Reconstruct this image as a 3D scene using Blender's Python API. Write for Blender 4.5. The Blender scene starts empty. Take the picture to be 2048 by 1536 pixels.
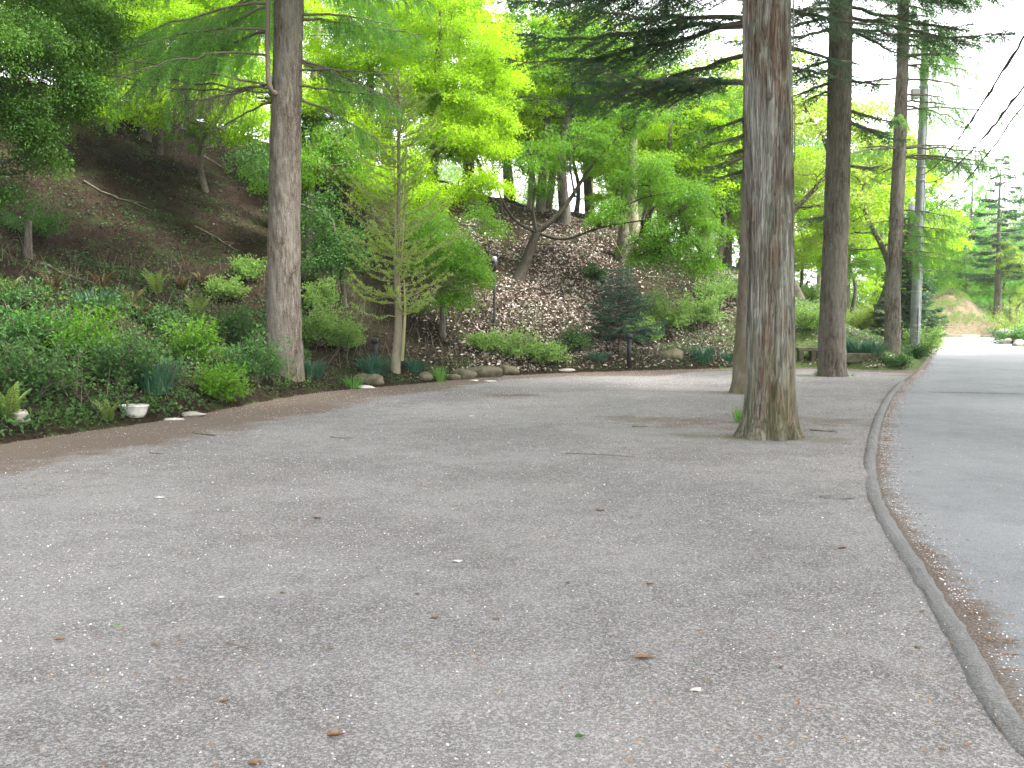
import bpy, math, numpy as np
from mathutils import Vector
R = math.radians
scene = bpy.context.scene
COL = scene.collection
# ------------------------------------------------------------------ camera, world, sun, exposure
FPX = 1950.0; CAMH = 1.6; PITCH = math.atan(148 / FPX)
cam_d = bpy.data.cameras.new('camera'); cam = bpy.data.objects.new('camera', cam_d); COL.objects.link(cam)
cam_d.sensor_width = 36; cam_d.lens = 36 * FPX / 2048; cam_d.clip_end = 3000; cam_d.clip_start = .05
cam.location = (0, 0, CAMH); cam.rotation_euler = (math.pi / 2 - PITCH, 0, 0)
scene.camera = cam
SUN_EL, SUN_AZ = 54, 108          # azimuth clockwise from +Y (camera forward), sun to the right
w = bpy.data.worlds.new('World'); scene.world = w; w.use_nodes = True
nt = w.node_tree; nt.nodes.clear()
sky = nt.nodes.new('ShaderNodeTexSky'); sky.sky_type = 'NISHITA'; sky.sun_disc = False
sky.sun_elevation = R(SUN_EL); sky.sun_rotation = R(SUN_AZ); sky.dust_density = 1.5; sky.air_density = 1.2; sky.ozone_density = 1
hs = nt.nodes.new('ShaderNodeHueSaturation'); hs.inputs['Saturation'].default_value = .10; hs.inputs['Value'].default_value = 1.25
bg = nt.nodes.new('ShaderNodeBackground'); bg.inputs['Strength'].default_value = .15
out = nt.nodes.new('ShaderNodeOutputWorld')
nt.links.new(sky.outputs[0], hs.inputs['Color']); nt.links.new(hs.outputs[0], bg.inputs[0]); nt.links.new(bg.outputs[0], out.inputs[0])
sd = bpy.data.lights.new('sun', 'SUN'); sd.energy = 3.0; sd.angle = R(18); sd.color = (1, .96, .9)
sun = bpy.data.objects.new('sun', sd); COL.objects.link(sun)
sv = Vector((math.sin(R(SUN_AZ)) * math.cos(R(SUN_EL)), math.cos(R(SUN_AZ)) * math.cos(R(SUN_EL)), math.sin(R(SUN_EL))))
sun.rotation_euler = sv.to_track_quat('Z', 'Y').to_euler()
vs = scene.view_settings; vs.view_transform = 'Standard'; vs.look = 'None'; vs.gamma = 1; vs.use_curve_mapping = False
vs.exposure = 2.42
scene.cycles.max_bounces = 6; scene.cycles.diffuse_bounces = 3; scene.cycles.glossy_bounces = 2
scene.cycles.transmission_bounces = 4; scene.cycles.transparent_max_bounces = 4; scene.cycles.caustics_reflective = False
scene.cycles.use_denoising = True

# ------------------------------------------------------------------ placing helpers
def ray(px, py):
    u = (px - 1024) / FPX; v = (768 - py) / FPX
    return np.array([u, math.cos(PITCH) + v * math.sin(PITCH), -math.sin(PITCH) + v * math.cos(PITCH)])
def P(px, py, D):
    d = ray(px, py); return np.array([0, 0, CAMH]) + d * (D / d[1])
def G(px, py):
    d = ray(px, py); t = -CAMH / d[2]; return np.array([0, 0, CAMH]) + d * t
def rng(s): return np.random.default_rng(s)
def nrm(v): return v / np.maximum(np.linalg.norm(v, axis=-1, keepdims=True), 1e-9)
def smooth(a, b, x):
    t = np.clip((x - a) / (b - a), 0, 1); return t * t * (3 - 2 * t)

class VNoise:
    def __init__(s, seed, n=64): s.g = rng(seed).random((n, n)); s.n = n
    def __call__(s, x, y):
        x = np.asarray(x, float); y = np.asarray(y, float)
        xi = np.floor(x).astype(int); yi = np.floor(y).astype(int); fx = x - xi; fy = y - yi
        fx = fx * fx * (3 - 2 * fx); fy = fy * fy * (3 - 2 * fy); n = s.n
        g = s.g; a = g[xi % n, yi % n]; b = g[(xi + 1) % n, yi % n]; c = g[xi % n, (yi + 1) % n]; d = g[(xi + 1) % n, (yi + 1) % n]
        return (a * (1 - fx) + b * fx) * (1 - fy) + (c * (1 - fx) + d * fx) * fy
    def fbm(s, x, y, o=4):
        r = 0; a = .5; t = 0
        for i in range(o): r = r + a * s(x * 2 ** i + 7.3 * i, y * 2 ** i + 3.1 * i); t += a; a *= .5
        return r / t
N1 = VNoise(1); N2 = VNoise(2); N3 = VNoise(3)

# ------------------------------------------------------------------ layout curves
def resample(pts, n):
    pts = np.asarray(pts, float); seg = np.r_[0, np.cumsum(np.linalg.norm(np.diff(pts, axis=0), axis=1))]
    t = np.linspace(0, seg[-1], n); return np.stack([np.interp(t, seg, pts[:, k]) for k in range(pts.shape[1])], 1)
def catmull(pts, m=8):
    p = np.asarray(pts, float); p = np.vstack([2 * p[0] - p[1], p, 2 * p[-1] - p[-2]]); o = []
    for i in range(1, len(p) - 2):
        for t in np.linspace(0, 1, m, endpoint=False):
            o.append(.5 * (2 * p[i] + (p[i + 1] - p[i - 1]) * t + (2 * p[i - 1] - 5 * p[i] + 4 * p[i + 1] - p[i + 2]) * t * t + (3 * p[i] - p[i - 1] - 3 * p[i + 1] + p[i + 2]) * t ** 3))
    o.append(p[-2]); return np.array(o)
Epx = [(0, 888), (150, 866), (300, 845), (450, 818), (600, 790), (730, 776), (850, 766), (1000, 752), (1250, 742), (1470, 737), (1640, 735), (1760, 741), (1822, 738)]
E = np.array([(-9.6, -7), (-8.9, 1), (-7.8, 7)] + [tuple(G(*p)[:2]) for p in Epx])
E = catmull(E, 6)
Kpx = [(2045, 1480), (1985, 1400), (1930, 1300), (1870, 1200), (1820, 1120), (1775, 1050), (1745, 985), (1738, 930), (1742, 890), (1748, 860), (1762, 820), (1785, 782), (1812, 757), (1836, 738), (1856, 712), (1870, 692)]
Kg = [tuple(G(*p)[:2]) for p in Kpx]
K = catmull(np.array([(1.7, -7), (1.72, 0), (1.8, 2.4)] + Kg + [(23.2, 53.5)]), 6)
iK = int(np.argmin(np.abs(K[:, 1] - E[-1, 1])))          # where the lot ends on the kerb line
E = np.vstack([E, K[iK]])
Hill_front = np.vstack([E[:-1], K[iK + 2:] + np.array([-.25, .1])])
POLY = np.vstack([Hill_front, [(25.0, 60), (20, 95), (-90, 95), (-90, -7)]])

def dist_poly(x, y, L):
    x = np.asarray(x, float).ravel(); y = np.asarray(y, float).ravel(); best = np.full(x.shape, 1e9)
    for (ax, ay), (bx, by) in zip(L[:-1], L[1:]):
        dx, dy = bx - ax, by - ay; l2 = dx * dx + dy * dy + 1e-12
        t = np.clip(((x - ax) * dx + (y - ay) * dy) / l2, 0, 1)
        best = np.minimum(best, (x - ax - t * dx) ** 2 + (y - ay - t * dy) ** 2)
    return np.sqrt(best)
def inside(x, y, Q):
    x = np.asarray(x, float).ravel(); y = np.asarray(y, float).ravel(); r = np.zeros(x.shape, bool)
    for (ax, ay), (bx, by) in zip(Q, np.roll(Q, -1, axis=0)):
        c = ((ay > y) != (by > y)); xx = (bx - ax) * (y - ay) / (by - ay if by != ay else 1e-9) + ax
        r ^= c & (x < xx)
    return r
HX = [-9000, 0, 400, 700, 1000, 1250, 1480, 1612, 1700, 1780, 1850, 1900]
HV = [10, 9.6, 9.2, 7.4, 6.2, 5.0, 3.9, 3.45, 2.6, 1.3, .5, .25]
def hill_d(x, y):
    return np.where(inside(x, y, POLY), dist_poly(x, y, Hill_front), 0)
def height_raw(x, y):
    sh = np.shape(x); x = np.asarray(x, float).ravel(); y = np.asarray(y, float).ravel()
    d = hill_d(x, y)
    px = 1024 + FPX * x / np.maximum(y, 2.0)
    hm = np.interp(px, HX, HV)
    p = np.interp(d, [0, .25, .7, 2.2, 60], [0, .12, .38, .72, .72 + 57.8 * .58])
    p = p + (d > .3) * (N1.fbm(x * .5, y * .5) - .5) * np.clip(d * .35, 0, .7)
    p = p + (d > .15) * (N2.fbm(x * 2.2, y * 2.2) - .5) * np.clip(d * .3, 0, .16)
    k = .9; h = hm - np.log1p(np.exp(np.clip((hm - p) / k, -40, 40))) * k + np.log1p(np.exp(-p.clip(0, 30) * 0 + hm / k)) * 0
    h = -k * np.log(np.exp(-np.clip(p, 0, 60) / k) + np.exp(-hm / k)) + k * np.log(1 + np.exp(-hm / k))
    h = h * (1 - smooth(58, 78, y)) * (d > 0)
    return np.maximum(h, 0).reshape(sh)
GX = np.arange(-45, 45.01, .2); GY = np.arange(-8, 100.01, .2)
_gx, _gy = np.meshgrid(GX, GY, indexing='ij'); _raw = height_raw(_gx, _gy); _dd = hill_d(_gx, _gy).reshape(_raw.shape)
_b = _raw.copy()
for _k in range(4):
    for _ax in (0, 1):
        c_ = np.cumsum(np.concatenate([np.repeat(_b.take([0], _ax), 4, _ax), _b, np.repeat(_b.take([-1], _ax), 3, _ax)], _ax), _ax)
        _b = (c_.take(range(7, c_.shape[_ax]), _ax) - c_.take(range(0, c_.shape[_ax] - 7), _ax)) / 7
_w = smooth(1.2, 4.0, _dd); HG = _raw * (1 - _w) + _w * (_b + .10 * (N2.fbm(_gx * 2.2, _gy * 2.2) - .5) + .6 * (N1.fbm(_gx * .55, _gy * .55) - .5) * smooth(2, 6, _dd) + .22 * (N3.fbm(_gx * 1.1, _gy * 1.1) - .5))
HG = np.maximum(HG, 0)
def height(x, y):
    x = np.asarray(x, float); y = np.asarray(y, float); u = np.clip((x + 45) / .2, 0, len(GX) - 1.001); v = np.clip((y + 8) / .2, 0, len(GY) - 1.001)
    i = u.astype(int); j = v.astype(int); fu = u - i; fv = v - j
    return (HG[i, j] * (1 - fu) + HG[i + 1, j] * fu) * (1 - fv) + (HG[i, j + 1] * (1 - fu) + HG[i + 1, j + 1] * fu) * fv
def H1(x, y): return float(height(np.array([x]), np.array([y]))[0])
def on_hill(px, py, dmin=0.0):
    """first point of the ground that the view through this picture point meets"""
    d = ray(px, py); D = np.arange(3, 90, .05); pts = np.array([0, 0, CAMH]) + d[None] * (D / d[1])[:, None]
    z = height(pts[:, 0], pts[:, 1]); k = np.argmax(pts[:, 2] <= z) if (pts[:, 2] <= z).any() else -1
    q = pts[k]; return np.array([q[0], q[1], z[k]])
def gz(x, y): return np.array([x, y, H1(x, y)])

# ------------------------------------------------------------------ mesh helpers
def mesh_np(name, V, F, mat=None, parent=None, smooth_=True, attrs=None):
    V = np.asarray(V, np.float32); F = np.asarray(F, np.int32); k = F.shape[1]
    me = bpy.data.meshes.new(name); me.vertices.add(len(V)); me.vertices.foreach_set('co', V.ravel())
    me.loops.add(F.size); me.loops.foreach_set('vertex_index', F.ravel()); me.polygons.add(len(F))
    me.polygons.foreach_set('loop_start', np.arange(0, F.size, k, dtype=np.int32))
    me.polygons.foreach_set('use_smooth', np.full(len(F), smooth_))
    me.update(calc_edges=True)
    if attrs:
        for n_, a in attrs.items():
            at = me.attributes.new(n_, 'FLOAT', 'POINT'); at.data.foreach_set('value', np.asarray(a, np.float32).ravel())
    if mat: me.materials.append(mat)
    o = bpy.data.objects.new(name, me); COL.objects.link(o)
    if parent is not None:
        o.parent = parent
        if parent.type == 'EMPTY': o.location = -parent.location
        else: o.location = (0, 0, 0)
    return o
def tag(o, label=None, cat=None, group=None, kind=None):
    for k_, v_ in (('label', label), ('category', cat), ('group', group), ('kind', kind)):
        if v_: o[k_] = v_
    return o
def thing(name, label, cat, loc, group=None):
    o = bpy.data.objects.new(name, None); o.empty_display_size = .2; COL.objects.link(o); o.location = tuple(float(c) for c in loc)
    return tag(o, label, cat, group)
def dup(root, loc, rz=0, sc=1.0, label=None):
    r = root.copy(); COL.objects.link(r)
    def kids(a, b):
        for ch in list(a.children):
            c = ch.copy(); COL.objects.link(c); c.parent = b; c.location = ch.location; kids(ch, c)
    kids(root, r); r.location = tuple(float(c) for c in loc); r.rotation_euler = (0, 0, rz)
    r.scale = (sc, sc, sc) if np.isscalar(sc) else sc
    if label: r['label'] = label
    return r
def grid_faces(n, m, wrap=False):
    i = np.arange(n - 1)[:, None]; j = np.arange(m if wrap else m - 1)[None]
    a = i * m + j; b = i * m + (j + 1) % m; return np.stack([a, b, b + m, a + m], -1).reshape(-1, 4)
class Tubes:
    """many tapering tubes in one mesh"""
    def __init__(s): s.V = []; s.F = []; s.n = 0
    def add(s, pts, rad, sides=6):
        pts = np.asarray(pts, float); rad = np.broadcast_to(np.asarray(rad, float), (len(pts),))
        t = nrm(np.gradient(pts, axis=0)); ref = np.array([0, 0, 1.]) if abs(t[:, 2]).mean() < .8 else np.array([1., 0, 0])
        a = nrm(np.cross(t, ref)); b = np.cross(t, a)
        ang = np.arange(sides) * 2 * np.pi / sides
        V = pts[:, None] + rad[:, None, None] * (np.cos(ang)[None, :, None] * a[:, None] + np.sin(ang)[None, :, None] * b[:, None])
        s.V.append(V.reshape(-1, 3)); s.F.append(grid_faces(len(pts), sides, True) + s.n); s.n += len(pts) * sides
    def build(s, name, mat, parent=None, attrs=None):
        return mesh_np(name, np.vstack(s.V), np.vstack(s.F), mat, parent)
def sticks(A, B, r):
    """3-sided thin twigs A->B (arrays); returns V,F quads"""
    t = nrm(B - A); ref = np.where(np.abs(t[:, 2:3]) < .8, np.array([[0, 0, 1.]]), np.array([[1., 0, 0]]))
    a = nrm(np.cross(t, ref)); b = np.cross(t, a); n = len(A); V = []
    for P0, k in ((A, 1.0), (B, .45)):
        for q in range(3):
            an = q * 2.0944; V.append(P0 + (a * math.cos(an) + b * math.sin(an)) * (np.asarray(r) * k)[:, None])
    V = np.stack(V, 1).reshape(-1, 3); base = np.arange(n)[:, None] * 6
    F = np.concatenate([base + np.array([[q, (q + 1) % 3, 3 + (q + 1) % 3, 3 + q]]) for q in range(3)], 0); return V, F
class Foliage:
    def __init__(s): s.p = []; s.d = []; s.n = []; s.L = []; s.W = []
    def add(s, p, d, n, L, W):
        k = len(p); s.p.append(p); s.d.append(nrm(d)); s.n.append(n)
        s.L.append(np.broadcast_to(L, (k,))); s.W.append(np.broadcast_to(W, (k,)))
    def count(s): return sum(len(a) for a in s.p)
    def build(s, name, mat, parent=None, fold=.18):
        p = np.vstack(s.p); d = np.vstack(s.d); n = np.vstack(s.n); L = np.concatenate(s.L)[:, None]; W = np.concatenate(s.W)[:, None]
        side = nrm(np.cross(n, d)); n = np.cross(d, side)
        V = np.stack([p, p + d * L * .5 + side * W * .5 + n * W * fold, p + d * L - n * L * .08, p + d * L * .5 - side * W * .5 + n * W * fold], 1).reshape(-1, 3)
        F = np.arange(len(p) * 4).reshape(-1, 4)
        return mesh_np(name, V, F, mat, parent, smooth_=False)
def rand_dir(r, n): return nrm(r.normal(size=(n, 3)))

# ------------------------------------------------------------------ materials
def NM(name):
    m = bpy.data.materials.new(name); m.use_nodes = True; nt = m.node_tree; nt.nodes.clear()
    return m, nt
class NB:
    def __init__(s, name):
        s.m, s.t = NM(name); s.out = s.n('ShaderNodeOutputMaterial'); s.tc = s.n('ShaderNodeTexCoord')
    def n(s, k, **kw):
        x = s.t.nodes.new(k)
        for a, b in kw.items(): setattr(x, a, b)
        return x
    def put(s, sock, v):
        if hasattr(v, 'is_linked') or isinstance(v, bpy.types.NodeSocket): s.t.links.new(v, sock)
        else:
            if isinstance(v, (tuple, list)) and len(v) == 3 and sock.type == 'RGBA': v = (*v, 1)
            sock.default_value = v
    def vec(s, scale=(1, 1, 1), rot=(0, 0, 0)):
        mp = s.n('ShaderNodeMapping'); s.t.links.new(s.tc.outputs['Object'], mp.inputs[0]); mp.inputs['Scale'].default_value = scale; mp.inputs['Rotation'].default_value = rot
        return mp.outputs[0]
    def noise(s, sc, v=None, det=4, rough=.55, dist=0):
        x = s.n('ShaderNodeTexNoise'); s.put(x.inputs['Vector'], v if v is not None else s.tc.outputs['Object'])
        x.inputs['Scale'].default_value = sc; x.inputs['Detail'].default_value = det; x.inputs['Roughness'].default_value = rough; x.inputs['Distortion'].default_value = dist
        return x.outputs['Fac']
    def voro(s, sc, v=None, feat='F1'):
        x = s.n('ShaderNodeTexVoronoi'); x.feature = feat; s.put(x.inputs['Vector'], v if v is not None else s.tc.outputs['Object']); x.inputs['Scale'].default_value = sc
        return x
    def ramp(s, f, stops, interp='LINEAR'):
        x = s.n('ShaderNodeValToRGB'); x.color_ramp.interpolation = interp; e = x.color_ramp.elements
        while len(e) < len(stops): e.new(.5)
        for q, (p_, c) in zip(e, stops):
            q.position = p_; q.color = (*c, 1) if isinstance(c, (tuple, list)) else (c, c, c, 1)
        s.put(x.inputs[0], f); return x.outputs[0]
    def mix(s, f, a, b, mode='MIX'):
        x = s.n('ShaderNodeMix'); x.data_type = 'RGBA'; x.blend_type = mode; s.put(x.inputs[0], f); s.put(x.inputs[6], a); s.put(x.inputs[7], b); return x.outputs[2]
    def math(s, op, a, b=0.0, clamp=False):
        x = s.n('ShaderNodeMath'); x.operation = op; x.use_clamp = clamp; s.put(x.inputs[0], a); s.put(x.inputs[1], b); return x.outputs[0]
    def attr(s, nm):
        x = s.n('ShaderNodeAttribute'); x.attribute_name = nm; return x.outputs['Fac']
    def bump(s, h, dist=.01, strength=1.0, prev=None):
        x = s.n('ShaderNodeBump'); x.inputs['Distance'].default_value = dist; x.inputs['Strength'].default_value = strength; s.put(x.inputs['Height'], h)
        if prev is not None: s.put(x.inputs['Normal'], prev)
        return x.outputs[0]
    def pr(s, col, rough=.8, normal=None, spec=.3, metal=0.0):
        x = s.n('ShaderNodeBsdfPrincipled'); s.put(x.inputs['Base Color'], col); s.put(x.inputs['Roughness'], rough); x.inputs['Specular IOR Level'].default_value = spec; x.inputs['Metallic'].default_value = metal
        if normal is not None: s.put(x.inputs['Normal'], normal)
        return x.outputs[0]
    def done(s, sh): s.t.links.new(sh, s.out.inputs[0]); return s.m
def leaf_mat(name, c1, c2, c3=None, transl=.4, rough=.5, spec=.25, clump=.8, tcol=None):
    b = NB(name); geo = b.n('ShaderNodeNewGeometry'); ri = geo.outputs['Random Per Island']
    nz = b.noise(clump, det=2)
    f = b.math('ADD', b.math('MULTIPLY', ri, .55), b.math('MULTIPLY', b.math('SUBTRACT', nz, .28), 1.0), True)
    col = b.ramp(f, [(0, c1), (.75, c2)] + ([(1, c3)] if c3 else [(1, c2)]))
    p = b.pr(col, rough, spec=spec)
    t = b.n('ShaderNodeBsdfTranslucent'); tc = b.mix(.35, col, tcol or tuple(min(1, c * 1.6) for c in c2)); b.put(t.inputs[0], tc)
    mx = b.n('ShaderNodeMixShader'); mx.inputs[0].default_value = transl
    b.t.links.new(p, mx.inputs[1]); b.t.links.new(t.outputs[0], mx.inputs[2]); return b.done(mx.outputs[0])
M = {}
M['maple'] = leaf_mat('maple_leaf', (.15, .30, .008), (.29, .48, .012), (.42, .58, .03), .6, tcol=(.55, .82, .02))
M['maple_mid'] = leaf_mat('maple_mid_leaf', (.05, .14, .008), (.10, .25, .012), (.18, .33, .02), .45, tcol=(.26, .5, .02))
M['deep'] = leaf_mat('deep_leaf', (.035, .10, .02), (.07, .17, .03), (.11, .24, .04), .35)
M['yellowgreen'] = leaf_mat('yellowgreen_leaf', (.16, .26, .03), (.28, .38, .05), (.38, .46, .08), .5)
M['shrub'] = leaf_mat('shrub_leaf', (.03, .095, .022), (.07, .18, .038), (.17, .31, .075), .35)
M['farwood'] = leaf_mat('far_wood_leaf', (.12, .21, .07), (.2, .3, .1), (.3, .38, .15), .45, clump=.2)  # pale green, with distance haze put into the leaf colour
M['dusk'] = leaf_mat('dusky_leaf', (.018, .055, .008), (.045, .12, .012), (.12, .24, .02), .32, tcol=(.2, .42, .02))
M['azalea'] = leaf_mat('azalea_leaf', (.13, .25, .05), (.2, .34, .07), (.28, .40, .1), .35)
M['cover'] = leaf_mat('cover_leaf', (.022, .06, .014), (.06, .14, .03), (.17, .26, .075), .3, clump=2.2)
M['fir'] = leaf_mat('fir_needle', (.04, .095, .045), (.07, .155, .068), (.13, .25, .10), .3, .45, .4)
M['spruce'] = leaf_mat('young_fir_needle', (.03, .085, .055), (.05, .12, .07), (.09, .17, .09), .15)
M['larch'] = leaf_mat('larch_needle', (.11, .30, .045), (.18, .42, .06), (.26, .5, .09), .55, tcol=(.3, .7, .08))
M['daff'] = leaf_mat('daffodil_leaf', (.022, .075, .045), (.04, .12, .065), (.08, .18, .09), .2, .5, .3)
M['grass'] = leaf_mat('grass_blade', (.08, .22, .04), (.13, .32, .05), (.22, .38, .08), .35)
M['fern'] = leaf_mat('fern_frond', (.12, .22, .04), (.2, .3, .05), (.3, .36, .08), .3)
M['fernred'] = leaf_mat('fern_rust', (.07, .04, .018), (.13, .075, .03), (.16, .15, .04), .2)
M['bud'] = leaf_mat('bud_leaf', (.2, .3, .05), (.3, .42, .08), (.4, .5, .14), .35)

def litter_mat(name, cols, rough=.8):
    b = NB(name); geo = b.n('ShaderNodeNewGeometry'); c = b.ramp(geo.outputs['Random Per Island'], cols, 'CONSTANT'); return b.done(b.pr(c, rough, spec=.2))
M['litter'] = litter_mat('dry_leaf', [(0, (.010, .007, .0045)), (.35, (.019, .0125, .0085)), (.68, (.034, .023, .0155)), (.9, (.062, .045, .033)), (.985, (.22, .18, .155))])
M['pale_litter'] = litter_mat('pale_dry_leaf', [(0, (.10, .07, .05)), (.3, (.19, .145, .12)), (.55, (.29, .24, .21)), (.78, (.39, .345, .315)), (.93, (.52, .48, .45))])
M['petal'] = litter_mat('petal', [(0, (.62, .50, .50)), (.3, (.72, .62, .62)), (.6, (.8, .73, .72)), (.8, (.55, .42, .36)), (.9, (.85, .8, .8))], .6)
M['needle_litter'] = litter_mat('needle_litter', [(0, (.22, .11, .055)), (.4, (.30, .17, .09)), (.75, (.17, .09, .05)), (.92, (.42, .31, .2))])

def bark(name, cols, vscale=.12, fine=26, bumpd=.03, moss=None, mossh=1.2):
    b = NB(name); v = b.vec((1, 1, vscale)); v2 = b.vec((1, 1, vscale * 3))
    n1 = b.noise(fine, v, 5, .62, .25); n2 = b.noise(fine * 3.2, v2, 4, .6); n3 = b.noise(2.2, b.vec((1, 1, .45)), 4, .6)
    f = b.math('ADD', b.math('MULTIPLY', n1, .62), b.math('MULTIPLY', n2, .38))
    c = b.ramp(f, cols)
    c = b.mix(b.math('MULTIPLY', b.ramp(n3, [(.42, 0.0), (.62, 1.0)]), .45), c, tuple(x * 1.0 for x in cols[-1][1]))
    if moss:
        sep = b.n('ShaderNodeSeparateXYZ'); b.put(sep.inputs[0], b.tc.outputs['Object'])
        mk = b.math('MULTIPLY', b.math('SUBTRACT', 1.0, b.math('DIVIDE', sep.outputs[2], mossh), True), b.ramp(b.noise(5, b.vec((1, 1, .5)), 4), [(.35, 0.0), (.65, 1.0)]))
        c = b.mix(mk, c, moss)
    return b.done(b.pr(c, .9, b.bump(f, bumpd, .9), .15))
M['bark_larch'] = bark('bark_larch', [(.38, (.028, .021, .016)), (.45, (.082, .064, .05)), (.53, (.135, .111, .09)), (.64, (.23, .215, .19))], .2, 22, .06, (.13, .11, .05), .7)
M['bark_dark'] = bark('bark_dark', [(.37, (.022, .018, .014)), (.45, (.072, .06, .048)), (.55, (.125, .108, .088)), (.66, (.20, .182, .155))], .2, 20, .05)
M['bark_maple'] = bark('bark_maple', [(.35, (.018, .015, .011)), (.5, (.042, .036, .027)), (.68, (.08, .07, .052))], .3, 20, .02)
M['bark_fir'] = bark('bark_fir', [(.32, (.06, .048, .04)), (.47, (.14, .11, .09)), (.6, (.20, .17, .14)), (.72, (.30, .28, .25))], .5, 14, .02, (.12, .11, .05), 2.5)
M['bark_pale'] = bark('bark_pale', [(.3, (.11, .095, .065)), (.5, (.2, .175, .12)), (.7, (.28, .25, .19))], .3, 30, .01)
M['twig'] = bark('twig_bark', [(.3, (.07, .055, .045)), (.5, (.13, .105, .085)), (.7, (.2, .17, .14))], 1, 30, .004)
M['twig_green'] = bark('twig_green', [(.3, (.16, .17, .08)), (.5, (.24, .24, .11)), (.7, (.32, .31, .17))], 1, 30, .004)

def bark_cedar():
    b = NB('bark_cedar'); v = b.vec((1, 1, .045)); f1 = b.noise(17, v, 6, .65, .5); f2 = b.noise(60, b.vec((1, 1, .06)), 4, .6, .3)
    f = b.math('ADD', b.math('MULTIPLY', f1, .6), b.math('MULTIPLY', f2, .4))
    grey = b.ramp(f, [(.33, (.09, .075, .062)), (.43, (.19, .172, .148)), (.53, (.275, .26, .235)), (.66, (.38, .375, .345))])
    red = b.ramp(f, [(.33, (.07, .05, .038)), (.45, (.15, .105, .078)), (.58, (.22, .16, .125)), (.7, (.3, .235, .185))])
    m1 = b.ramp(b.noise(2.6, b.vec((1.6, 1.6, .35)), 5, .6), [(.44, 0.0), (.58, 1.0)])
    c = b.mix(m1, grey, red)
    f3 = b.noise(34, b.vec((1, 1, .028)), 5, .6, .6); f4 = b.noise(13, b.vec((1, 1, .05)), 4, .6, .8)
    def line(fac, w): return b.ramp(b.math('ABSOLUTE', b.math('SUBTRACT', fac, .5)), [(0, 1.0), (w, 0.0)])
    crk = b.math('MAXIMUM', line(f3, .03), line(f4, .016)); c = b.mix(b.math('MULTIPLY', crk, .38), c, (.035, .026, .02))
    lich = b.math('MULTIPLY', b.ramp(b.noise(7, b.vec((1.5, 1.5, .5)), 5, .65), [(.5, 0.0), (.62, 1.0)]), .5)
    c = b.mix(lich, c, (.30, .33, .27))
    sep = b.n('ShaderNodeSeparateXYZ'); b.put(sep.inputs[0], b.tc.outputs['Object'])
    mk = b.math('MULTIPLY', b.math('SUBTRACT', 1.0, b.math('DIVIDE', sep.outputs[2], 3.2), True), b.ramp(b.noise(3.4, b.vec((1.6, 1.6, .3)), 5), [(.38, 0.0), (.6, 1.0)]))
    c = b.mix(b.math('MULTIPLY', mk, .65), c, b.mix(f, (.06, .062, .025), (.19, .19, .085)))
    return b.done(b.pr(c, .9, b.bump(b.math('SUBTRACT', f, b.math('MULTIPLY', crk, .35)), .06, 1.0), .12))
M['bark_cedar'] = bark_cedar()

def asphalt(name, dark, light, chips, rough=.85, litter=False, chip_amt=.5):
    b = NB(name)
    big = b.noise(.45, det=4); mid = b.noise(3.2, det=5, rough=.65); v1 = b.voro(95); v2 = b.voro(240); fine = b.noise(330, det=2)
    base = b.mix(b.ramp(b.math('ADD', b.math('MULTIPLY', big, .6), b.math('MULTIPLY', mid, .4)), [(.42, 0.0), (.57, 1.0)]), dark, light)
    sp = b.n('ShaderNodeSeparateColor'); b.put(sp.inputs[0], v1.outputs['Color']); sp2 = b.n('ShaderNodeSeparateColor'); b.put(sp2.inputs[0], v2.outputs['Color'])
    base = b.mix(b.math('MULTIPLY', b.ramp(sp.outputs[0], [(.45, 0.0), (1, 1.0)]), chip_amt), base, chips)
    base = b.mix(b.math('MULTIPLY', b.ramp(sp2.outputs[1], [(.6, 0.0), (1, 1.0)]), chip_amt * .8), base, chips)
    base = b.mix(b.math('MULTIPLY', b.ramp(sp2.outputs[2], [(.0, 1.0), (.3, 0.0)]), .6), base, (.035, .035, .035))
    if litter:
        nz = b.noise(2.1, det=6, rough=.7); nf = b.noise(38, det=3)
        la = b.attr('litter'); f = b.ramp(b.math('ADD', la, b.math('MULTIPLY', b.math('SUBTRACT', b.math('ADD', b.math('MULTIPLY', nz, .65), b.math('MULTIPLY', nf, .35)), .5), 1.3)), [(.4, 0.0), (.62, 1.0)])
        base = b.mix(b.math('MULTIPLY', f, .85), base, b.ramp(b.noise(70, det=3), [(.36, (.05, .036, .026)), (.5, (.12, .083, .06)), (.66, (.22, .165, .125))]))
        ma = b.attr('moss'); f = b.ramp(b.math('ADD', ma, b.math('MULTIPLY', b.math('SUBTRACT', b.math('ADD', b.math('MULTIPLY', nz, .6), b.math('MULTIPLY', nf, .4)), .5), 1.4)), [(.42, 0.0), (.7, 1.0)])
        base = b.mix(b.math('MULTIPLY', f, .8), base, b.ramp(b.noise(50, det=3), [(.35, (.07, .06, .025)), (.6, (.15, .135, .055)), (.7, (.2, .16, .09))]))
    h = b.math('ADD', b.math('MULTIPLY', v1.outputs['Distance'], .8), b.math('ADD', b.math('MULTIPLY', v2.outputs['Distance'], .4), b.math('MULTIPLY', fine, .4)))
    nn = b.bump(b.noise(1.6, det=5), .05, .5); nn = b.bump(h, .008, .8, nn)
    return b.done(b.pr(base, rough, nn, .25))
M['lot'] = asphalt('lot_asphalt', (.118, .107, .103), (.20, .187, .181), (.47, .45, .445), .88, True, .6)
M['road'] = asphalt('road_asphalt', (.185, .19, .202), (.24, .244, .256), (.36, .365, .375), .85, True, .35)
M['berm'] = asphalt('berm_asphalt', (.115, .113, .112), (.165, .16, .156), (.30, .295, .29), .9, False, .45)
M['sun_painted_road'] = asphalt('sun_painted_asphalt', (.32, .32, .31), (.40, .4, .39), (.5, .5, .49), .85, False, .3)  # sun glare on the crossing road, put into a paler asphalt colour

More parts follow.
